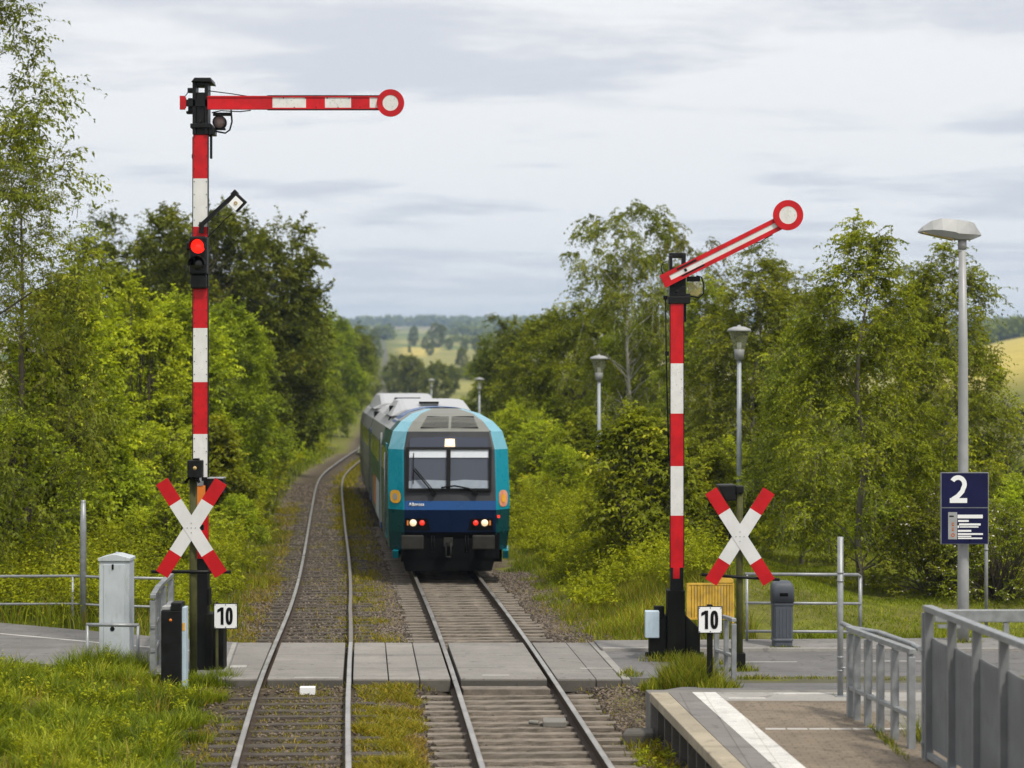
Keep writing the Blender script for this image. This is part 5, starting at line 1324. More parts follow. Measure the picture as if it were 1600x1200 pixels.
def leaves(P, D, size, r, aspect=.55, fold=.18):
    """folded four-cornered leaves: base P, pointing along D"""
    n = len(P); D = unit(D)
    up = unit(np.array([0, 0, 1.0]) + r.normal(0, .40, (n, 3)))
    side = unit(np.cross(D, up)); nr = np.cross(side, D)
    s = size[:, None] if hasattr(size, '__len__') else np.full((n, 1), size)
    a = P; t = P + D * s - nr * s * .12
    m = P + D * s * .45
    l = m + side * s * aspect * .5 + nr * s * fold; q = m - side * s * aspect * .5 + nr * s * fold
    V = np.stack([a, q, t, l], 1).reshape(-1, 3)
    return V, np.arange(4 * n).reshape(-1, 4)


def sprays(C, R, O, ns, nl, L, droop, size, r, up=.25, spread=.8, aspect=.55, start=.5, twig=.012, jit=.35):
    """leafy twigs growing from clump centres C (radius R) outward along O"""
    K = len(C); S_ = K * ns
    c = np.repeat(C, ns, 0); rad = np.repeat(R, ns); o = np.repeat(O, ns, 0)
    st = c + unit(r.normal(0, 1, (S_, 3))) * (rad * start * r.random(S_) ** .5)[:, None]
    d = unit(o * .8 + r.normal(0, spread, (S_, 3)) + np.array([0, 0, up]))
    ln = rad * L * r.uniform(.55, 1.2, S_)
    t = np.linspace(.18, 1, nl)[None, :] + r.uniform(-.06, .06, (S_, nl))
    P = st[:, None] + d[:, None] * (ln[:, None] * t)[..., None]
    P[..., 2] -= droop * ln[:, None] * t ** 2
    tg = d[:, None] - np.array([0, 0, 1.0]) * (2 * droop * t)[..., None]
    sd = unit(np.cross(tg, [0, 0, 1.0])) * np.where(np.arange(nl) % 2, 1, -1)[None, :, None]
    D = unit(unit(tg) * .55 + sd * .75 + r.normal(0, jit, (S_, nl, 3)) - np.array([0, 0, .25]))
    szv = size * r.uniform(.65, 1.25, (S_, nl))
    V, Fq = leaves(P.reshape(-1, 3), D.reshape(-1, 3), szv.ravel(), r, aspect)
    ct = np.repeat(np.repeat(r.random(K), ns), nl); stt = np.repeat(r.random(S_), nl)
    tint = np.clip(.50 * ct + .34 * stt + .22 * r.random(S_ * nl) - .03, 0, 1)
    mi = np.zeros(len(Fq), np.int32)
    if twig:
        tt = np.array([0, .5, 1.0]); Q = st[:, None] + d[:, None] * (ln[:, None] * tt)[..., None]; Q[..., 2] -= droop * ln[:, None] * tt ** 2
        w = unit(np.cross(d, [.3, .2, 1.0]))[:, None] * (twig * np.array([1, .7, .3]))[None, :, None] * .5
        TV = np.stack([Q - w, Q + w], 2).reshape(-1, 3); b = np.arange(S_)[:, None] * 6
        TF = np.concatenate([b + np.array([0, 1, 3, 2]), b + np.array([2, 3, 5, 4])], 0) + len(V)
        V = np.concatenate([V, TV]); Fq = np.concatenate([Fq, TF]); tint = np.concatenate([tint, np.zeros(len(TF))]); mi = np.concatenate([mi, np.ones(len(TF), np.int32)])
    return V, Fq, tint, mi


def limb_geo(paths):
    g = Geo()
    for pts, r0, r1, n in paths:
        k = len(pts); g.tube(pts, [r0 + (r1 - r0) * i / (k - 1) for i in range(k)], n, 0, False)
    return g


def bend(a, b, sag, r, k=5, wob=.05):
    a = np.array(a); b = np.array(b); out = []; L = np.linalg.norm(b - a)
    for i in range(k):
        t = i / (k - 1); p = a + (b - a) * t; p[2] += sag * 4 * t * (1 - t) * L * .25
        if 0 < i < k - 1: p += r.normal(0, wob * L, 3) * .5
        out.append(tuple(p))
    return out


def plant_proto(seed, H, R, base, profile, nclump, cr, ns, nl, L, droop, size, trunk_r=.12, up=.3, lump=.3, inner=.45, stems=1, lean=0.0, aspect=.55, blossom=0, twig=.012, spread=.8, flat=.75, limbs=.6):
    """one plant at its real size: returns crown mesh and wood mesh. profile(t) gives the relative radius at height fraction t"""
    r = np.random.default_rng(seed)
    t = base + (1 - base) * r.random(nclump) ** .9
    w = np.array([profile(v) for v in t])
    keep = r.random(nclump) < np.clip(w * 1.3 + .15, 0, 1); t = t[keep]; w = w[keep]; n = len(t)
    an = r.uniform(0, 2 * np.pi, n)
    ph = r.uniform(0, 6.28, 4)
    lumpf = 1 + lump * (np.sin(an * 2 + ph[0] + t * 5) * .5 + np.sin(an * 3 + ph[1] - t * 9) * .35 + np.sin(t * 14 + ph[2] + an) * .35)
    rr = R * w * lumpf * (inner + (1 - inner) * r.random(n) ** .6)
    ax = lean * H * t ** 1.5
    C = np.stack([rr * np.cos(an) + ax, rr * np.sin(an), t * H + r.normal(0, .02 * H, n)], -1)
    C[:, 2] = np.clip(C[:, 2], cr * .25, None)
    O = unit(np.stack([np.cos(an) * (.3 + rr / R), np.sin(an) * (.3 + rr / R), (t - base - .25 * (1 - base)) * flat], -1))
    V, Fq, tint, mi = sprays(C, cr * r.uniform(.7, 1.25, n), O, ns, nl, L, droop, size, r, up, spread, aspect, twig=twig)
    if blossom:
        q = r.random(len(Fq)) < blossom; mi = np.where(q & (mi == 0), 2, mi)
    crown = np_mesh('crown', V, Fq, tint, mat_idx=mi)
    paths = []
    if stems == 1:
        tp = [(lean * H * f ** 1.5 + r.normal(0, .012 * H) * (0 < f), r.normal(0, .012 * H) * (0 < f), f * H * .95 - .25 * (f == 0)) for f in (0, .12, .25, .4, .55, .7, .85, 1)]
        paths.append((tp, trunk_r, trunk_r * .12, 9)); tpn = np.array(tp)
        for i in range(n):
            zb_ = max(H * base * .5, C[i, 2] - (.25 + .5 * rr[i] / R) * R * r.uniform(.6, 1.1)); zb_ = min(zb_, H * .9)
            f = np.interp(zb_, tpn[:, 2], np.arange(len(tp))); j = int(min(f, len(tp) - 2)); a = tpn[j] + (tpn[j + 1] - tpn[j]) * (f - j)
            rad = trunk_r * (1 - zb_ / H) * .26 + .005
            if r.random() < limbs: paths.append((bend(a, C[i], .25, r, 5), rad, .003, 4))
    else:
        for i in range(n):
            a = (r.normal(0, .07 * R), r.normal(0, .07 * R), -.15)
            paths.append((bend(a, C[i], .35, r, 5), trunk_r * r.uniform(.5, 1), .005, 4))
    g = limb_geo(paths)
    wood = bpy.data.meshes.new('trunk'); wood.from_pydata(g.v, [], g.f); wood.polygons.foreach_set('use_smooth', g.s)
    return crown, wood, H


def prof_round(a=.5, p=.8):
    return lambda t: max(0., 1 - abs((t - a) / max(a, 1 - a)) ** 2.2) ** p
def prof_cone(lo=.25): return lambda t: (min(1, t / lo) ** .6) * max(0, (1 - t)) ** .62 * 1.25
def prof_bush(t): return max(0., 1 - t ** 2.6) ** .6
def prof_willow(t): return (min(1, t / .3) ** .5) * max(0, 1 - ((t - .35) / .66) ** 2 if t > .35 else 1) ** .8


PR = {}
def proto(kind, variants, leaf, wood, **kw):
    out_ = []
    for s_ in variants:
        c, w, H = plant_proto(s_, **kw)
        c.materials.append(M[leaf]); c.materials.append(M[wood]); c.materials.append(M['blossom']); w.materials.append(M[wood])
        out_.append((c, w, H))
    PR[kind] = out_


proto('oak', (1, 2, 3), 'leaf_dark', 'bark', H=11.0, R=2.9, base=.16, profile=prof_round(.58, .6), nclump=130, cr=.92, ns=20, nl=9, L=.88, droop=.14, size=.20, trunk_r=.24, lump=.38, aspect=.62)
proto('maple', (4, 5, 6), 'leaf_mid', 'bark', H=8.0, R=2.2, base=.08, profile=prof_round(.45, .6), nclump=165, cr=.66, ns=20, nl=9, L=.92, droop=.2, size=.135, trunk_r=.15, lump=.32, aspect=.6)
proto('hazel', (7, 8, 9), 'leaf_bright', 'bark', H=6.0, R=1.75, base=.03, profile=prof_bush, nclump=170, cr=.56, ns=22, nl=9, L=.92, droop=.22, size=.115, trunk_r=.05, stems=5, lump=.3, aspect=.72, inner=.35)
proto('shrub', (10, 11, 12, 13), 'leaf_bright', 'bark', H=3.0, R=1.45, base=.02, profile=prof_bush, nclump=130, cr=.40, ns=20, nl=8, L=1.05, droop=.2, size=.085, trunk_r=.03, stems=5, lump=.36, aspect=.6, inner=.3)
proto('elder', (14, 15), 'leaf_ash', 'bark', H=3.4, R=1.5, base=.02, profile=prof_bush, nclump=120, cr=.42, ns=16, nl=8, L=1.1, droop=.3, size=.14, trunk_r=.03, stems=5, lump=.34, aspect=.55, inner=.3)
proto('willow', (16, 17), 'leaf_birch', 'bark', H=12.0, R=2.5, base=.10, profile=prof_willow, nclump=210, cr=.55, ns=14, nl=11, L=1.4, droop=.4, size=.12, trunk_r=.15, lump=.4, aspect=.42, inner=.3, up=.3, flat=.9, limbs=.14)
proto('birch', (18, 19), 'leaf_birch', 'birch', H=10.5, R=2.2, base=.26, profile=prof_round(.62, .7), nclump=150, cr=.5, ns=13, nl=12, L=1.5, droop=.8, size=.115, trunk_r=.10, lump=.45, aspect=.6, inner=.2, up=.4, limbs=.4)
proto('ash', (20, 21, 22), 'leaf_ash', 'mossy_bark', H=7.8, R=1.9, base=.10, profile=prof_cone(.22), nclump=220, cr=.46, ns=19, nl=11, L=1.25, droop=.5, size=.088, trunk_r=.085, lump=.34, aspect=.5, inner=.35, up=.35, flat=.7, limbs=.10)
proto('flowering', (23,), 'leaf_ash', 'bark', H=2.3, R=1.2, base=.02, profile=prof_bush, nclump=110, cr=.3, ns=12, nl=8, L=1.2, droop=.2, size=.07, trunk_r=.025, stems=4, lump=.3, blossom=.045, inner=.3)
proto('yew', (24,), 'leaf_fir', 'bark', H=5.0, R=1.6, base=.03, profile=prof_cone(.3), nclump=150, cr=.42, ns=12, nl=9, L=.95, droop=.25, size=.10, trunk_r=.12, lump=.25, aspect=.3, inner=.4)
proto('far', (25, 26, 27), 'leaf_far', 'bark', H=15.0, R=5.0, base=.06, profile=prof_round(.45, .5), nclump=90, cr=1.7, ns=10, nl=7, L=.9, droop=.1, size=.75, trunk_r=.3, lump=.35, aspect=.7, twig=0)
KINDN = dict(oak='broadleaf_tree', maple='broadleaf_tree', hazel='hazel_tree', shrub='shrub', elder='shrub', willow='willow_tree', birch='birch_tree', ash='ash_tree', flowering='flowering_shrub', yew='yew_tree', far='distant_tree')
CATN = dict(hazel='tree', shrub='bush', elder='bush', flowering='bush')
GRPN = dict(oak='oaks behind the left bank', maple='leafy trees along the line', hazel='hazels on the left bank', shrub='bushes along the line', elder='bushes along the line', willow='willows at the left', birch='birches', ash='young ash trees', far='distant trees in the valley')
cnt = {}


def plant(kind, px, Y, top, label, wide=1.0, v=None, wood=None, X=None, dz=0.0, rot=None):
    """stand a plant of this kind at photo column px and distance Y, its top at photo row top"""
    x = wx(px, Y) if X is None else X
    g0 = float(gz(x, Y)) + dz; H = wz(top, Y) - g0
    i = cnt.get(kind, 0); cnt[kind] = i + 1
    c, w, H0 = PR[kind][(i if v is None else v) % len(PR[kind])]
    t = thing(KINDN[kind], (x, Y, g0 - .04), label, CATN.get(kind, 'tree'), GRPN.get(kind))
    s = H / H0; t.scale = (s * wide, s * wide, s); t.rotation_euler = (0, 0, (i * 2.39 + Y) % 6.283 if rot is None else rot)
    for nm, me in (('crown', c), ('trunk', w)):
        o = bpy.data.objects.new(nm if CATN.get(kind) != 'bush' or nm == 'crown' else 'stems', me); COL.objects.link(o); o.parent = t
    return t


# left side, near to far
plant('willow', -45, 37.5, -60, 'tall feathery willow at the left edge, highest tree of the picture', .95, rot=.4)
plant('willow', 30, 44, 255, 'loose willow with thin arching twigs just right of the tallest feathery tree', 1.0, rot=2.2)
plant('hazel', 104, 46, 440, 'round bright green tree nearest the left edge above the cabinet', .92)
plant('hazel', 208, 55, 462, 'bright green tree between the round left tree and the tall signal mast', .95)
plant('hazel', 282, 61, 470, 'bright leafy tree directly left of the tall signal mast', .95)
plant('maple', 150, 62, 425, 'mid green tree showing above the gap between two bright hazels', 1.0)
plant('maple', 345, 66, 478, 'olive green tree seen just right of the tall signal mast', .95)
plant('maple', 372, 76, 500, 'olive tree beside the line in front of the dark oaks', .9)
plant('oak', 210, 88, 352, 'dark oak standing alone left of the tall signal mast', .88)
plant('oak', 318, 82, 338, 'biggest dark oak, right behind the red lamp of the mast', .95)
plant('oak', 395, 86, 350, 'dark oak with ragged top to the right of the red lamp', .95)
plant('oak', 440, 97, 428, 'dark lower oak at the right end of the oak group', .85)
plant('oak', 265, 95, 400, 'dark oak filling the gap behind the tall signal mast', .85)
plant('maple', 436, 115, 472, 'tree on the left bank after the last dark oak', 1.0)
plant('maple', 470, 140, 488, 'tree on the left bank above the bend of the rails', 1.05)
plant('maple', 505, 165, 494, 'rounded tree on the left bank beyond the bend', 1.1)
plant('oak', 530, 205, 508, 'dark rounded tree on the left bank near the hazy fields', 1.1)
plant('maple', 548, 245, 522, 'small far tree on the left bank, second before the bank ends', 1.1)
plant('oak', 563, 310, 528, 'dark far tree where the left bank ends against the fields', 1.1)
for px, Y, top, kind, lab in (
        (12, 42, 640, 'shrub', 'yellow green bush at the left edge above the road railing'), (72, 44, 690, 'elder', 'dense bush behind the tall pipe post at left'),
        (150, 46, 700, 'shrub', 'bush behind the pale grey cabinet'), (232, 50, 672, 'shrub', 'bush behind the left arm of the cross sign'),
        (262, 43, 780, 'shrub', 'low bush right behind the left crossing cross'),
        (305, 56, 650, 'elder', 'bush directly behind the lower part of the tall mast'), (352, 61, 640, 'shrub', 'bush right of the tall mast on the bank'),
        (388, 70, 640, 'shrub', 'bush on the bank beside the curving rail'), (372, 54, 775, 'shrub', 'low bush by the ballast between tall mast and rail'), (418, 82, 625, 'elder', 'bush on the bank under the olive tree'),
        (405, 66, 715, 'shrub', 'small bush at the outer edge of the left ballast'),
        (440, 96, 610, 'shrub', 'bush below the last dark oak'), (462, 112, 600, 'shrub', 'bush above the bend of the left rail'), (486, 132, 592, 'elder', 'bush in the row above the rail bend'),
        (508, 158, 590, 'shrub', 'bush farther along the bend of the line'), (528, 190, 585, 'shrub', 'bush left of the tail of the train'),
        (546, 222, 580, 'elder', 'last bush of the left bank before the train roof'), (560, 262, 578, 'shrub', 'tiny bush at the far end of the left bank')):
    plant(kind, px, Y, top, lab, 1.1 if Y < 60 else 1.05, X=wx(px, Y) - (0 if Y < 60 else 1.3 if Y < 90 else 2.0))

# right side
plant('birch', 985, 70, 328, 'slender birch with pale trunk left of the raised signal arm', 1.0, v=0, rot=1.0)
plant('birch', 1070, 74, 362, 'thin birch crown behind the raised signal arm', .85, v=1)
plant('maple', 915, 84, 476, 'tree behind the second lantern lamp', 1.05)
plant('maple', 862, 94, 492, 'tree left of the second lantern lamp', 1.05)
plant('oak', 822, 106, 503, 'dark tree above the right side of the train', 1.0)
plant('oak', 792, 130, 522, 'dark tree nearest the train roof on the right bank', 1.0)
plant('maple', 772, 170, 545, 'small far tree where the right bank meets the fields', 1.2)
plant('maple', 1010, 78, 490, 'bushy tree below the birch beside the shorter mast', 1.1)
plant('maple', 975, 76, 515, 'mid green tree between lantern lamp and birch', .95)
plant('ash', 1108, 60, 438, 'young ash just right of the shorter signal mast', 1.05)
plant('ash', 1182, 57, 393, 'pointed young ash behind the nearest lantern', 1.05)
plant('ash', 1250, 62, 420, 'leafy ash between the lantern and the largest ash', 1.25)
plant('ash', 1348, 39.5, 345, 'largest young ash, in the middle of the right lawn', 1.0, v=0, rot=.6)
plant('ash', 1252, 45.5, 500, 'leaning ash with bare lower trunk behind the litter bin', 1.0, v=1)
plant('ash', 1482, 50, 376, 'ash with sprawling crown behind the street lamp', 1.0, v=2)
plant('ash', 1415, 58, 430, 'ash half hidden between the largest ash and the street lamp', 1.1, v=1)
plant('elder', 1002, 42, 652, 'large leafy bush between the train and the shorter mast', 1.02)
plant('elder', 1092, 47, 690, 'leafy bush between the shorter mast and the cross', .95)
plant('shrub', 838, 68, 655, 'bright bush beside the right flank of the train', 1.15)
plant('shrub', 880, 60, 700, 'bush below the second lantern lamp', 1.1)
plant('elder', 915, 67, 650, 'dark leafed bush right under the second lantern pole', 1.1)
plant('shrub', 856, 84, 620, 'bush on the bank behind the train cab', 1.3)
plant('shrub', 815, 92, 630, 'bush touching the right edge of the train cab', 1.2)
plant('shrub', 1140, 54, 700, 'bush behind the bin-side crossing cross', 1.3)
plant('elder', 1205, 53, 690, 'bush in the shade behind the litter bin', 1.25)
plant('elder', 1305, 52, 700, 'bush behind the tall platform post', 1.3)
plant('shrub', 1400, 49, 735, 'bush between the ash trunk and the blue sign', 1.3)
plant('flowering', 1462, 38.5, 770, 'shrub with small white flowers left of the blue sign', 1.15)
plant('flowering', 1560, 37.5, 790, 'shrub right of the blue sign with a few white flowers', 1.2)
plant('shrub', 1512, 40, 800, 'dense low bush behind the blue sign pole', 1.1)
plant('shrub', 1600, 44, 750, 'yellow green bush at the right edge behind the sign', 1.1)
plant('yew', 1572, 60, 618, 'dark evergreen at the right edge beyond the blue sign', 1.5)

# valley behind the train
for px, Y, top, lab in ((622, 390, 556, 'olive tree clump beside the far straight track'), (645, 350, 558, 'broad olive tree behind the train tail'), (682, 330, 568, 'olive tree behind the smallest lantern'), (584, 900, 516, 'tall dark hazy tree alone left of the yellow field'),
                        (705, 380, 572, 'olive tree right of the smallest lantern'), (722, 640, 545, 'pale green tree in the valley left of the bank'), (748, 620, 548, 'pale green tree in the valley touching the right bank')):
    plant('far', px, Y, top, lab, .95 if Y < 500 else .7)
for k, (px, Y, top, wd) in enumerate(((646, 1250, 511, .75), (682, 1200, 507, 1.0), (664, 1150, 526, .8), (702, 1120, 529, .9), (726, 1080, 530, .9), (745, 1100, 527, .9), (765, 1150, 525, .9), (784, 1200, 522, .9), (640, 1050, 540, .7), (672, 980, 536, .9), (808, 1150, 524, .9))):
    plant('far', px, Y, top, 'blue hazy tree in the distant wood beyond the yellow field', wd)


def merge(parts):
    V = []; Fq = []; T = []; I = []; o = 0
    for v, f, t_, m in parts: V.append(v); Fq.append(f + o); T.append(t_); I.append(m); o += len(v)
    return np.concatenate(V), np.concatenate(Fq), np.concatenate(T), np.concatenate(I)


def stuff(name, parts, mats):
    V, Fq, T, I = merge(parts); me = np_mesh(name, V, Fq, T, mat_idx=I)
    return tag(link_mesh(name, me, [M[m] for m in mats]), kind='stuff')


def blades(x, y, h, w, r, mi=0, lean=.35, tint=None, z=None):
    n = len(x); z = gz(x, y) if z is None else z
    a = r.uniform(0, 2 * np.pi, n); f = r.uniform(0, 2 * np.pi, n)
    sx_, sy_ = np.cos(a) * w / 2, np.sin(a) * w / 2
    lx, ly = np.cos(f) * h * lean * r.uniform(.3, 1.3, n), np.sin(f) * h * lean * r.uniform(.3, 1.3, n)
    zz = z - .02
    p = lambda k, s_, hh: np.stack([x + lx * k + sx_ * s_, y + ly * k + sy_ * s_, zz + h * hh], -1)
    V = np.stack([p(0, -1, 0), p(0, 1, 0), p(.3, .8, .55), p(.3, -.8, .55), p(1, .12, 1), p(1, -.12, 1)], 1).reshape(-1, 3)
    b = np.arange(n)[:, None] * 6
    Fq = np.concatenate([b + np.array([0, 1, 2, 3]), b + np.array([3, 2, 4, 5])], 1).reshape(-1, 4)
    tt = r.random(n) if tint is None else np.clip(tint, 0, 1)
    return V, Fq, np.repeat(tt, 2), np.full(2 * n, mi, np.int32)


def scatter(n, x0, x1, y0, y1, r, ok, ypow=1.0):
    y = y0 + (y1 - y0) * r.random(n) ** ypow; x = r.uniform(x0, x1, n)
    q = ok(x, y); return x[q], y[q]


r = np.random.default_rng(5)
off_road = lambda x, y: ~((y > np.interp(x, [-40, -9.3, -6.9, -4, 3], [41, 30.4, 29.3, 27.9, 27.9])) & (y < np.interp(x, [-40, -9.3, -6.2, -4, 3], [47, 34.7, 32.85, 32.0, 32.0])))
near_box = lambda x, y: ((np.abs(x - wx(182, 29.4)) < .3) & (np.abs(y - 29.4) < .25)) | ((np.abs(x - wx(272, 27.5)) < .24) & (np.abs(y - 27.5) < .24))
parts = []
# rough grass at lower left
edge = lambda x, y: LL(y) - x - .50 - .32 * wave(x * 0 + y, y * 1.0, 2.2)
okl = lambda x, y: (edge(x, y) > 0) & off_road(x, y) & ~near_box(x, y)
def tussocks(n, per, rad, h, mi, w, x0, x1, y0, y1, ok, spread=.75, tv=.16):
    tx, ty = scatter(n, x0, x1, y0, y1, r, ok); n = len(tx)
    sc_ = r.uniform(.45, 1.3, n) * (.75 + .5 * (wave(tx, ty, 1.4) * .5 + .5)); tt = np.clip(.5 + .28 * wave(tx + 3, ty - 2, 1.2) + r.normal(0, .17, n), 0, 1)
    a = r.uniform(0, 6.28, (n, per)); q = r.random((n, per)) ** .6 * rad * sc_[:, None]
    x = (tx[:, None] + np.cos(a) * q).ravel(); y = (ty[:, None] + np.sin(a) * q).ravel()
    k = off_road(x, y) & ~near_box(x, y)
    hh = (h * sc_[:, None] * r.uniform(.35, 1.15, (n, per))).ravel(); ln = (q / (rad * sc_[:, None]) * spread + .15).ravel(); f = (a + r.normal(0, .5, a.shape)).ravel()
    z = gz(x, y); t_ = np.clip(np.repeat(tt, per) + r.normal(0, tv, n * per), 0, 1)
    b_ = f + 1.57; sx_, sy_ = np.cos(b_) * w / 2, np.sin(b_) * w / 2; lx, ly = np.cos(f) * hh * ln, np.sin(f) * hh * ln
    p = lambda kk, s_, e: np.stack([x + lx * kk + sx_ * s_, y + ly * kk + sy_ * s_, z - .02 + hh * e * (1 - .3 * ln * e)], -1)[k]
    V = np.stack([p(0, -1, 0), p(0, 1, 0), p(.32, .85, .6), p(.32, -.85, .6), p(1, .1, 1), p(1, -.1, 1)], 1).reshape(-1, 3)
    m = int(k.sum()); b = np.arange(m)[:, None] * 6
    Fq = np.concatenate([b + np.array([0, 1, 2, 3]), b + np.array([3, 2, 4, 5])], 1).reshape(-1, 4)
    return V, Fq, np.repeat(t_[k], 2), np.full(2 * m, mi, np.int32)
parts.append(tussocks(1700, 75, .16, .27, 0, .012, -9, -2.4, 16.5, 29.2, lambda x, y: okl(x, y) & (edge(x, y) > .25)))
parts.append(tussocks(900, 50, .13, .17, 0, .011, -8, -2.4, 16.5, 28.6, lambda x, y: okl(x, y) & (edge(x, y) < 1.2)))
parts.append(tussocks(90, 20, .16, .40, 1, .007, -9, -2.6, 16.5, 28.4, lambda x, y: okl(x, y) & (edge(x, y) > .3), .6))
parts.append(tussocks(300, 24, .14, .22, 0, .036, -9, -2.8, 16.5, 28.6, lambda x, y: okl(x, y) & (edge(x, y) > .5), .9))
# verge beside the crossing deck, left; foot of cabinet and masts
for cx_, cy_, rad, hh, n in ((wx(150, 28.7), 28.75, .35, .42, 700), (wx(215, 28.7), 28.75, .25, .36, 350), (wx(298, 28.0), 27.9, .35, .22, 700), (wx(345, 28.2), 28.2, .28, .3, 500), (-4.1, 28.3, .25, .15, 250), (wx(182, 28.9), 28.95, .35, .3, 500), (wx(268, 27.2), 27.1, .35, .2, 500)):
    a = r.uniform(0, 6.28, n); q = r.random(n) ** .6 * rad
    parts.append(blades(cx_ + np.cos(a) * q, cy_ + np.sin(a) * q * .7, hh * r.uniform(.4, 1.2, n), .012, r, 0, .5, r.uniform(.2, .9, n)))
stuff('grass', parts, ['grass', 'grass_dry'])

parts = []
# strip between the tracks, near side
xa = lambda y: LL(y) + LG(y); xb = lambda y: RC(y) - HG
x, y = scatter(190000, -3, .4, 17, 27.8, r, lambda x, y: (x > xa(y) + .10 + .12 * wave(y, x, 4)) & (x < xb(y) - .58 + .12 * wave(y * 1.3, x, 5)) & (r.random(len(x)) < .55 + .5 * wave(x, y, 3.0)))
dry = wave(x * 1.4 + 5, y * 1.0, 1.2) + .9 * (x - (xa(y) + xb(y)) / 2) > .15
hh = (.03 + .06 * r.random(len(x))) * (1 + .5 * wave(x, y, 2.6))
for sel, mi in ((~dry, 0), (dry, 1)): parts.append(blades(x[sel], y[sel], hh[sel] * (1.25 if mi == 0 else .9), .016, r, mi, 1.1))
# weeds in and around the left track, and beyond the crossing
def tufts(nt, xf0, xf1, y0, y1, per, rad, h, mi, w=.012):
    ty = r.uniform(y0, y1, nt); tx = xf0(ty) + (xf1(ty) - xf0(ty)) * r.random(nt)
    s_ = r.uniform(.4, 1.3, nt); x = np.repeat(tx, per) + r.normal(0, 1, nt * per) * np.repeat(rad * s_, per); y = np.repeat(ty, per) + r.normal(0, 1, nt * per) * np.repeat(rad * s_, per) * 1.3
    k = off_road(x, y) & ~((x > wx(352, 28) - .3) & (y > 27.8) & (y < 32.05))
    hs = (h * np.repeat(s_, per) * r.uniform(.4, 1.2, nt * per))[k]
    parts.append(blades(x[k], y[k], hs, w, r, mi, .7))
tufts(150, lambda y: LL(y) + .12, lambda y: xa(y) - .10, 17, 27.6, 60, .10, .06, 0)
tufts(35, lambda y: LL(y) + .12, lambda y: xa(y) - .10, 17, 27.6, 60, .12, .045, 1)
tufts(110, lambda y: LL(y) + .15, lambda y: xa(y), 32.2, 70, 70, .14, .07, 0)
tufts(210, lambda y: xa(y) - .12, lambda y: xa(y) + .6, 32.2, 80, 80, .14, .12, 0, .018)
tufts(170, lambda y: xa(y) + .1, lambda y: xb(y) - .7, 32.2, 70, 60, .14, .07, 0, .016)
tufts(60, lambda y: xa(y) + .1, lambda y: xb(y) - .6, 32.2, 50, 50, .12, .05, 1, .014)
tufts(260, lambda y: xa(y) - .1, lambda y: np.maximum(xb(y) - 1.0, xa(y) + .3), 60, 128, 60, .24, .14, 0, .035)
tufts(90, lambda y: LL(y) - .8, lambda y: LL(y) - .15, 17, 27.6, 60, .1, .09, 0)
tufts(260, lambda y: LL(y) - 1.3, lambda y: LL(y) - .45, 32.2, 75, 60, .16, .11, 0, .016)
tufts(80, lambda y: LL(y) - 1.3, lambda y: LL(y) - .4, 32.2, 45, 60, .14, .09, 1, .014)
tufts(90, lambda y: RC(y) + .95, lambda y: RC(y) + 2.0, 17, 27.6, 40, .12, .05, 0)
tufts(45, lambda y: RC(y) + 1.0, lambda y: RC(y) + 2.2, 17, 27.6, 40, .12, .05, 1)
tufts(22, lambda y: pe(y) - .35, lambda y: pe(y) + .0, 18, 24, 70, .10, .13, 0, .018)
tufts(60, lambda y: RC(y) + 1.6, lambda y: RC(y) + 2.4, 32.3, 42, 50, .15, .08, 0)
x, y = scatter(2600, xa(30).item() - 5, 3, 27.55, 27.93, r, lambda x, y: (x < rx0) & (r.random(len(x)) < .35 + .5 * wave(x, x * 0, 3.0)) & (np.abs(x - (C0 + D0) / 2) > .75))
parts.append(blades(x, y, .06 * r.uniform(.4, 1.5, len(x)), .011, r, 0, .7))
# clump of grass at the foot of the shorter mast, gravel verge and platform end
for cx_, cy_, rx_, ry_, hh, n, z_ in ((2.42, 26.2, .42, .55, .46, 3600, .1), (2.75, 25.4, .3, .3, .22, 900, .2), (2.1, 27.2, .3, .3, .2, 600, -.03), (1.75, 28.3, .2, .3, .16, 250, -.03), (2.95, 29.4, .35, .15, .2, 400, -.02), (3.5, 27.75, .4, .12, .1, 350, .02), (4.3, 27.8, .6, .12, .07, 300, .02), (5.4, 27.7, .5, .12, .06, 250, .02), (4.05, 20.7, .06, 1.2, .12, 350, PZ - .02), (4.45, 20.9, .10, .5, .5, 420, .2), (4.0, 22.4, .12, .2, .07, 150, PZ - .02), (wx(1155, 28.8), 28.72, .3, .16, .16, 320, -.02), (wx(1222, 31.25), 31.08, .3, .06, .07, 200, .02), (wx(1056, 30), 29.72, .6, .12, .2, 500, -.02), (wx(1313, 23.8), 23.9, .12, .1, .06, 90, PZ - .01), (wx(1505, 31.8), 31.7, .3, .15, .12, 220, .02)):
    a = r.uniform(0, 6.28, n); q = r.random(n) ** .55; k = r.random(n) < .12
    X_ = cx_ + np.cos(a) * q * rx_; Y_ = cy_ + np.sin(a) * q * ry_
    for sel, mi in ((~k, 2), (k, 1)): parts.append(blades(X_[sel], Y_[sel], hh * r.uniform(.35, 1.2, sel.sum()) * (1.15 - .5 * q[sel]), .011, r, mi, .55, None, np.full(sel.sum(), z_)))
stuff('weeds', parts, ['moss_patch', 'grass_dry', 'grass'])

parts = []
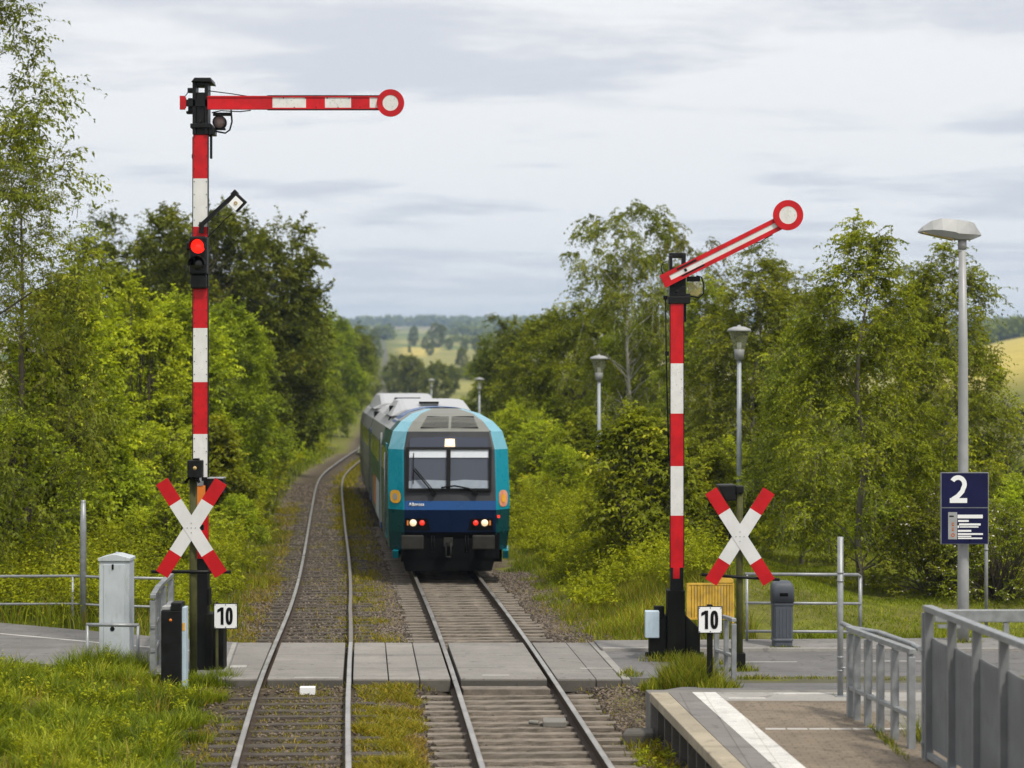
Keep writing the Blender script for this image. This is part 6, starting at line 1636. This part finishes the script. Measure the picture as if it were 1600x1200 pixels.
# meadow on both sides beyond the crossing, lawn at the right
x, y = scatter(60000, -22, -4.2, 33, 62, r, lambda x, y: (x < LL(y) - .85 - .45 * wave(y, x, 1.2)) & off_road(x, y) & (x > -.30 * y))
h_ = (.22 + .35 * smooth(.5, 3, LL(y) - x)) * r.uniform(.5, 1.3, len(x)) * (.8 + .35 * wave(x, y, 1.1))
parts.append(blades(x, y, h_, .018, r, 0, .5, .5 + .3 * wave(x, y, .9) + r.normal(0, .2, len(x))))
k = r.random(len(x)) < .12; parts.append(blades(x[k], y[k], h_[k] * 1.25, .014, r, 1, .5))
x, y = scatter(60000, -1, 4.2, 32.6, 64, r, lambda x, y: (x > RC(y) + 1.8 + .45 * wave(y, x, 1.3)) & (x < RC(y) + 7))
h_ = (.16 + .24 * smooth(.3, 1.6, x - RC(y) - 2)) * r.uniform(.5, 1.3, len(x)) * (.8 + .4 * wave(x, y, 1.2))
parts.append(blades(x, y, h_, .016, r, 0, .55, .55 + .3 * wave(x, y, .9) + r.normal(0, .2, len(x))))
k = (r.random(len(x)) < .22) & (y < 38) | (r.random(len(x)) < .05); parts.append(blades(x[k], y[k], h_[k] * 1.2, .014, r, 1, .5))
x, y = scatter(90000, 2.6, 16, 32.4, 50, r, lambda x, y: (x < .30 * y) & (x > RC(y) + 5.2) & (y > np.interp(x, [2, 8, 40], [32.05, 32.35, 32.95])))
parts.append(blades(x, y, (.07 + .03 * wave(x, y, 1.0)) * r.uniform(.6, 1.3, len(x)) + .10 * (y < 32.8), .017, r, 0, .6, .62 + .25 * wave(x, y, .6) + r.normal(0, .15, len(x))))
x, y = scatter(50000, -40, 30, 62, 135, r, lambda x, y: ((x < LL(np.clip(y, 0, 132)) - 1.2) | (x > RC(y) + 2.2)) & (np.abs(x) < .28 * y))
parts.append(blades(x, y, .4 * r.uniform(.5, 1.4, len(x)), .05, r, 0, .5, .5 + .3 * wave(x, y, .5) + r.normal(0, .2, len(x))))
stuff('meadow_grass', parts, ['grass', 'grass_dry'])


# leafy undergrowth on the banks
def weeds_at(x, y, h, size, nl, ns):
    C = np.stack([x, y, gz(x, y) + h * .35], -1); O = np.tile([0, 0, 1.0], (len(x), 1))
    v, f, t_, m = sprays(C, h, O, ns, nl, .75, .12, size, r, .5, .75, .5, start=.45, twig=.008)
    return v, f, t_, np.zeros_like(m)
parts = []
x, y = scatter(1500, -16, -4.4, 34.6, 50, r, lambda x, y: (x < LL(y) - 1.5 - .5 * wave(y, x, 1.1)) & off_road(x, y) & off_road(x, y - .5) & (x > -.29 * y))
parts.append(weeds_at(x, y, (.35 + .5 * smooth(1, 4, LL(y) - x)) * r.uniform(.6, 1.4, len(x)), .085, 8, 10))
x, y = scatter(1000, -26, -5.5, 50, 80, r, lambda x, y: (x < LL(y) - 1.6 - .6 * wave(y, x, .9)) & (x > -.28 * y))
parts.append(weeds_at(x, y, (.5 + .5 * smooth(1, 4, LL(y) - x)) * r.uniform(.6, 1.5, len(x)), .12, 8, 9))
x, y = scatter(700, -30, -8, 80, 135, r, lambda x, y: (x < LL(np.clip(y, 0, 132)) - 1.7) & (x > LL(np.clip(y, 0, 132)) - 9))
parts.append(weeds_at(x, y, .8 * r.uniform(.6, 1.5, len(x)), .2, 8, 8))
x, y = scatter(1100, -1.5, 4.0, 36.0, 62, r, lambda x, y: (x > RC(y) + 2.4 + .5 * wave(y, x, 1.2)) & (x < RC(y) + 6.6))
parts.append(weeds_at(x, y, (.30 + .35 * smooth(2.3, 4, x - RC(y))) * r.uniform(.6, 1.4, len(x)), .08, 8, 10))
x, y = scatter(700, -9, 9, 62, 130, r, lambda x, y: (x > RC(y) + 3.0) & (x < RC(y) + 11))
parts.append(weeds_at(x, y, .8 * r.uniform(.6, 1.5, len(x)), .17, 8, 8))
x, y = scatter(420, 5, 15, 37, 52, r, lambda x, y: (x > 9 + .0 * y) & (x < .29 * y) | (y > 47) & (x < .29 * y))
parts.append(weeds_at(x, y, .5 * r.uniform(.6, 1.4, len(x)), .08, 8, 10))
x, y = scatter(40, pe(22) - .4, pe(22) + .1, 18, 24, r, lambda x, y: x < pe(y) + .02)
parts.append(weeds_at(x, y, .14 * r.uniform(.6, 1.4, len(x)), .05, 6, 6))
x, y = scatter(240, -9, -2.8, 17, 28.6, r, lambda x, y: okl(x, y) & (edge(x, y) > .3))
parts.append(weeds_at(x, y, .26 * r.uniform(.5, 1.5, len(x)), .055, 7, 8))
stuff('undergrowth', parts, ['leaf_weed'])

# far hedges and woods that read as one mass
def mass(n, pxa, pxb, Ya, Yb, h, size):
    Y = r.uniform(Ya, Yb, n); x = (r.uniform(pxa, pxb, n) - CX) / F * Y; g0 = gz(x, Y)
    C = np.stack([x, Y, g0 + h * r.uniform(.2, .75, n)], -1); O = unit(r.normal(0, 1, (n, 3)) + [0, 0, .4])
    v, f, t_, m = sprays(C, np.full(n, h * .45), O, 10, 6, .9, .1, size, r, .2, .9, .75, twig=0)
    return v, f, t_, m
parts = [mass(60, 690, 860, 1300, 1380, 6, 1.8), mass(90, 690, 860, 1750, 1850, 9, 3.0), mass(60, 540, 610, 1500, 1560, 10, 3.0), mass(200, 700, 860, 2300, 2400, 12, 4.2), mass(320, 530, 900, 3000, 3200, 13, 5.5), mass(200, 1480, 1700, 900, 960, 9, 2.2), mass(240, 1450, 1700, 2400, 2600, 14, 5), mass(90, 600, 760, 520, 560, 3.0, .8)]
stuff('distant_wood', parts, ['leaf_far'])

# loose ballast stones
def stones(n, fx, spread, y0, y1, s0, s1, keep, zf):
    y = y0 + (y1 - y0) * r.random(n); x = fx(y) + r.uniform(-spread, spread, n); q = keep(x, y); x, y = x[q], y[q]; n = len(x)
    base = np.array([(1, 0, 0), (0, 1, 0), (-1, 0, 0), (0, -1, 0), (0, 0, .7), (0, 0, -.7)], float)
    Fs = np.array([(0, 1, 4), (1, 2, 4), (2, 3, 4), (3, 0, 4), (1, 0, 5), (2, 1, 5), (3, 2, 5), (0, 3, 5)])
    v = base[None] * r.uniform(.65, 1.3, (n, 6, 3)) * (r.uniform(s0, s1, n))[:, None, None]
    a = r.uniform(0, 6.28, n); ca, sa = np.cos(a)[:, None], np.sin(a)[:, None]
    vx = v[..., 0] * ca - v[..., 1] * sa; vy = v[..., 0] * sa + v[..., 1] * ca
    V = np.stack([vx + x[:, None], vy + y[:, None], v[..., 2] + (zf(x, y) + .006)[:, None]], -1).reshape(-1, 3)
    Fq = (np.arange(n)[:, None, None] * 6 + Fs[None]).reshape(-1, 3)
    tn_ = r.random(n) ** 1.4 * np.where(np.abs(x - RC(y)) < 1.25, .22, 1.0)  # main-track stones tinted low: gap shade and grime in their colour
    return V, Fq, np.repeat(tn_, 8), np.zeros(len(Fq), np.int32)
clear = lambda x, y: (np.minimum(np.minimum(np.abs(x - LL(y)), np.abs(x - xa(y))), np.minimum(np.abs(x - xb(y)), np.abs(x - xb(y) - 2 * HG))) > .09) & ~((y > YN - .1) & (y < YF + .05))
cr_ = lambda x, y: clear(x, y) & ((np.abs((y - 17.0) / .43 - np.round((y - 17.0) / .43)) > .27) | (np.abs(x - RC(y)) > 1.22))
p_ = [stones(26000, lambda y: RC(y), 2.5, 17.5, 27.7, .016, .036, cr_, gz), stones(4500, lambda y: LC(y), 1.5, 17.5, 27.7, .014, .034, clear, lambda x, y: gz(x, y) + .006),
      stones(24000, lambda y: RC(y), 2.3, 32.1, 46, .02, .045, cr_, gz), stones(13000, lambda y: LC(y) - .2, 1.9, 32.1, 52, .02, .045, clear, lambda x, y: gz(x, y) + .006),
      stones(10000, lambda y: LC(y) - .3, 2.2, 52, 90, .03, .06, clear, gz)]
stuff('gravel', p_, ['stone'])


# ------------------------------------------------------------------ sky, sun, haze, camera
W = bpy.data.worlds.new('World'); S.world = W; W.use_nodes = True
t = NT(W.node_tree); W.node_tree.nodes.clear()
SUN_EL, SUN_AZ = math.radians(56), math.radians(146)     # azimuth measured from +Y towards +X
out = t.new('ShaderNodeOutputWorld')
sky = t.new('ShaderNodeTexSky', sky_type='NISHITA'); sky.sun_disc = False; sky.sun_elevation = SUN_EL; sky.sun_rotation = SUN_AZ
b1 = t.new('ShaderNodeBackground'); t.put(b1.inputs[0], sky.outputs[0]); b1.inputs[1].default_value = .1
d = t.new('ShaderNodeTexCoord').outputs['Generated']
s3 = t.xyz(d)
zc = t.math('ADD', t.math('MAXIMUM', s3[2], 0.0), .055)
pl = t.comb(t.math('DIVIDE', s3[0], zc), t.math('DIVIDE', s3[1], zc), 0.0)
n1 = t.noise(t.vmath('MULTIPLY', pl, (.85, 1.25, 1)), 1.0, 10, .6, .2)
n2 = t.noise(t.vmath('ADD', t.vmath('MULTIPLY', pl, (.22, .34, 1)), (7.3, 2.1, 0)), 1.0, 4, .5, .2)
cl = t.math('ADD', t.math('MULTIPLY', n1, .6), t.math('MULTIPLY', n2, .4))
ccol = t.mix(t.ramp(cl, .41, .51), (.72, .73, .77), (.97, .962, .95))
hor = t.math('SUBTRACT', 1.0, t.ramp(s3[2], .02, .10))
ccol = t.mix(t.math('MULTIPLY', hor, .6), ccol, (.94, .93, .915))
up_ = t.maprange(s3[2], .22, .7, 1.0, 1.2)
b2 = t.new('ShaderNodeBackground'); t.put(b2.inputs[0], ccol); t.put(b2.inputs[1], up_)
mx = t.new('ShaderNodeMixShader'); mx.inputs[0].default_value = .95
t.l.new(b1.outputs[0], mx.inputs[1]); t.l.new(b2.outputs[0], mx.inputs[2]); t.l.new(mx.outputs[0], out.inputs[0])

sl = bpy.data.lights.new('sun', 'SUN'); sl.energy = 3.3; sl.angle = math.radians(6); sl.color = (1.0, .94, .82)
so = bpy.data.objects.new('sun', sl); COL.objects.link(so)
dirv = Vector((math.sin(SUN_AZ) * math.cos(SUN_EL), math.cos(SUN_AZ) * math.cos(SUN_EL), math.sin(SUN_EL)))
so.rotation_euler = dirv.to_track_quat('Z', 'Y').to_euler(); so.location = (0, 0, 40)

g = Geo(); g.span((-5000, -60, -3), (5000, 7200, 215))
hz = build('haze', g, []); tag(hz, kind='stuff')
hm = bpy.data.materials.new('haze'); hm.use_nodes = True; hm.node_tree.nodes.clear()
t = NT(hm.node_tree); o = t.new('ShaderNodeOutputMaterial'); v = t.new('ShaderNodeVolumePrincipled')
v.inputs['Color'].default_value = (.54, .73, 1.0, 1); v.inputs['Density'].default_value = .00020; v.inputs['Anisotropy'].default_value = .2
t.l.new(v.outputs[0], o.inputs['Volume']); hz.data.materials.append(hm)

cd = bpy.data.cameras.new('camera'); cam = bpy.data.objects.new('camera', cd); COL.objects.link(cam); S.camera = cam
cam.location = (0, 0, CZ); cam.rotation_euler = (math.radians(90), 0, 0)
cd.sensor_width = 36; cd.lens = 36 * F / 1600; cd.shift_y = 10 / 1600; cd.clip_end = 12000; cd.clip_start = .1
cd.dof.use_dof = True; cd.dof.focus_distance = 30.0; cd.dof.aperture_fstop = 1.4
S.view_settings.view_transform = 'Standard'; S.view_settings.look = 'None'; S.view_settings.exposure = .08; S.view_settings.gamma = 1
S.view_settings.use_curve_mapping = False
S.render.engine = 'CYCLES'
S.cycles.use_denoising = True
try: S.cycles.denoiser = 'OPENIMAGEDENOISE'
except Exception: pass
S.cycles.max_bounces = 8; S.cycles.diffuse_bounces = 5; S.cycles.glossy_bounces = 2; S.cycles.transmission_bounces = 4
S.cycles.transparent_max_bounces = 8; S.cycles.volume_bounces = 0; S.cycles.use_fast_gi = False
S.cycles.sample_clamp_indirect = 6
S.render.film_transparent = False
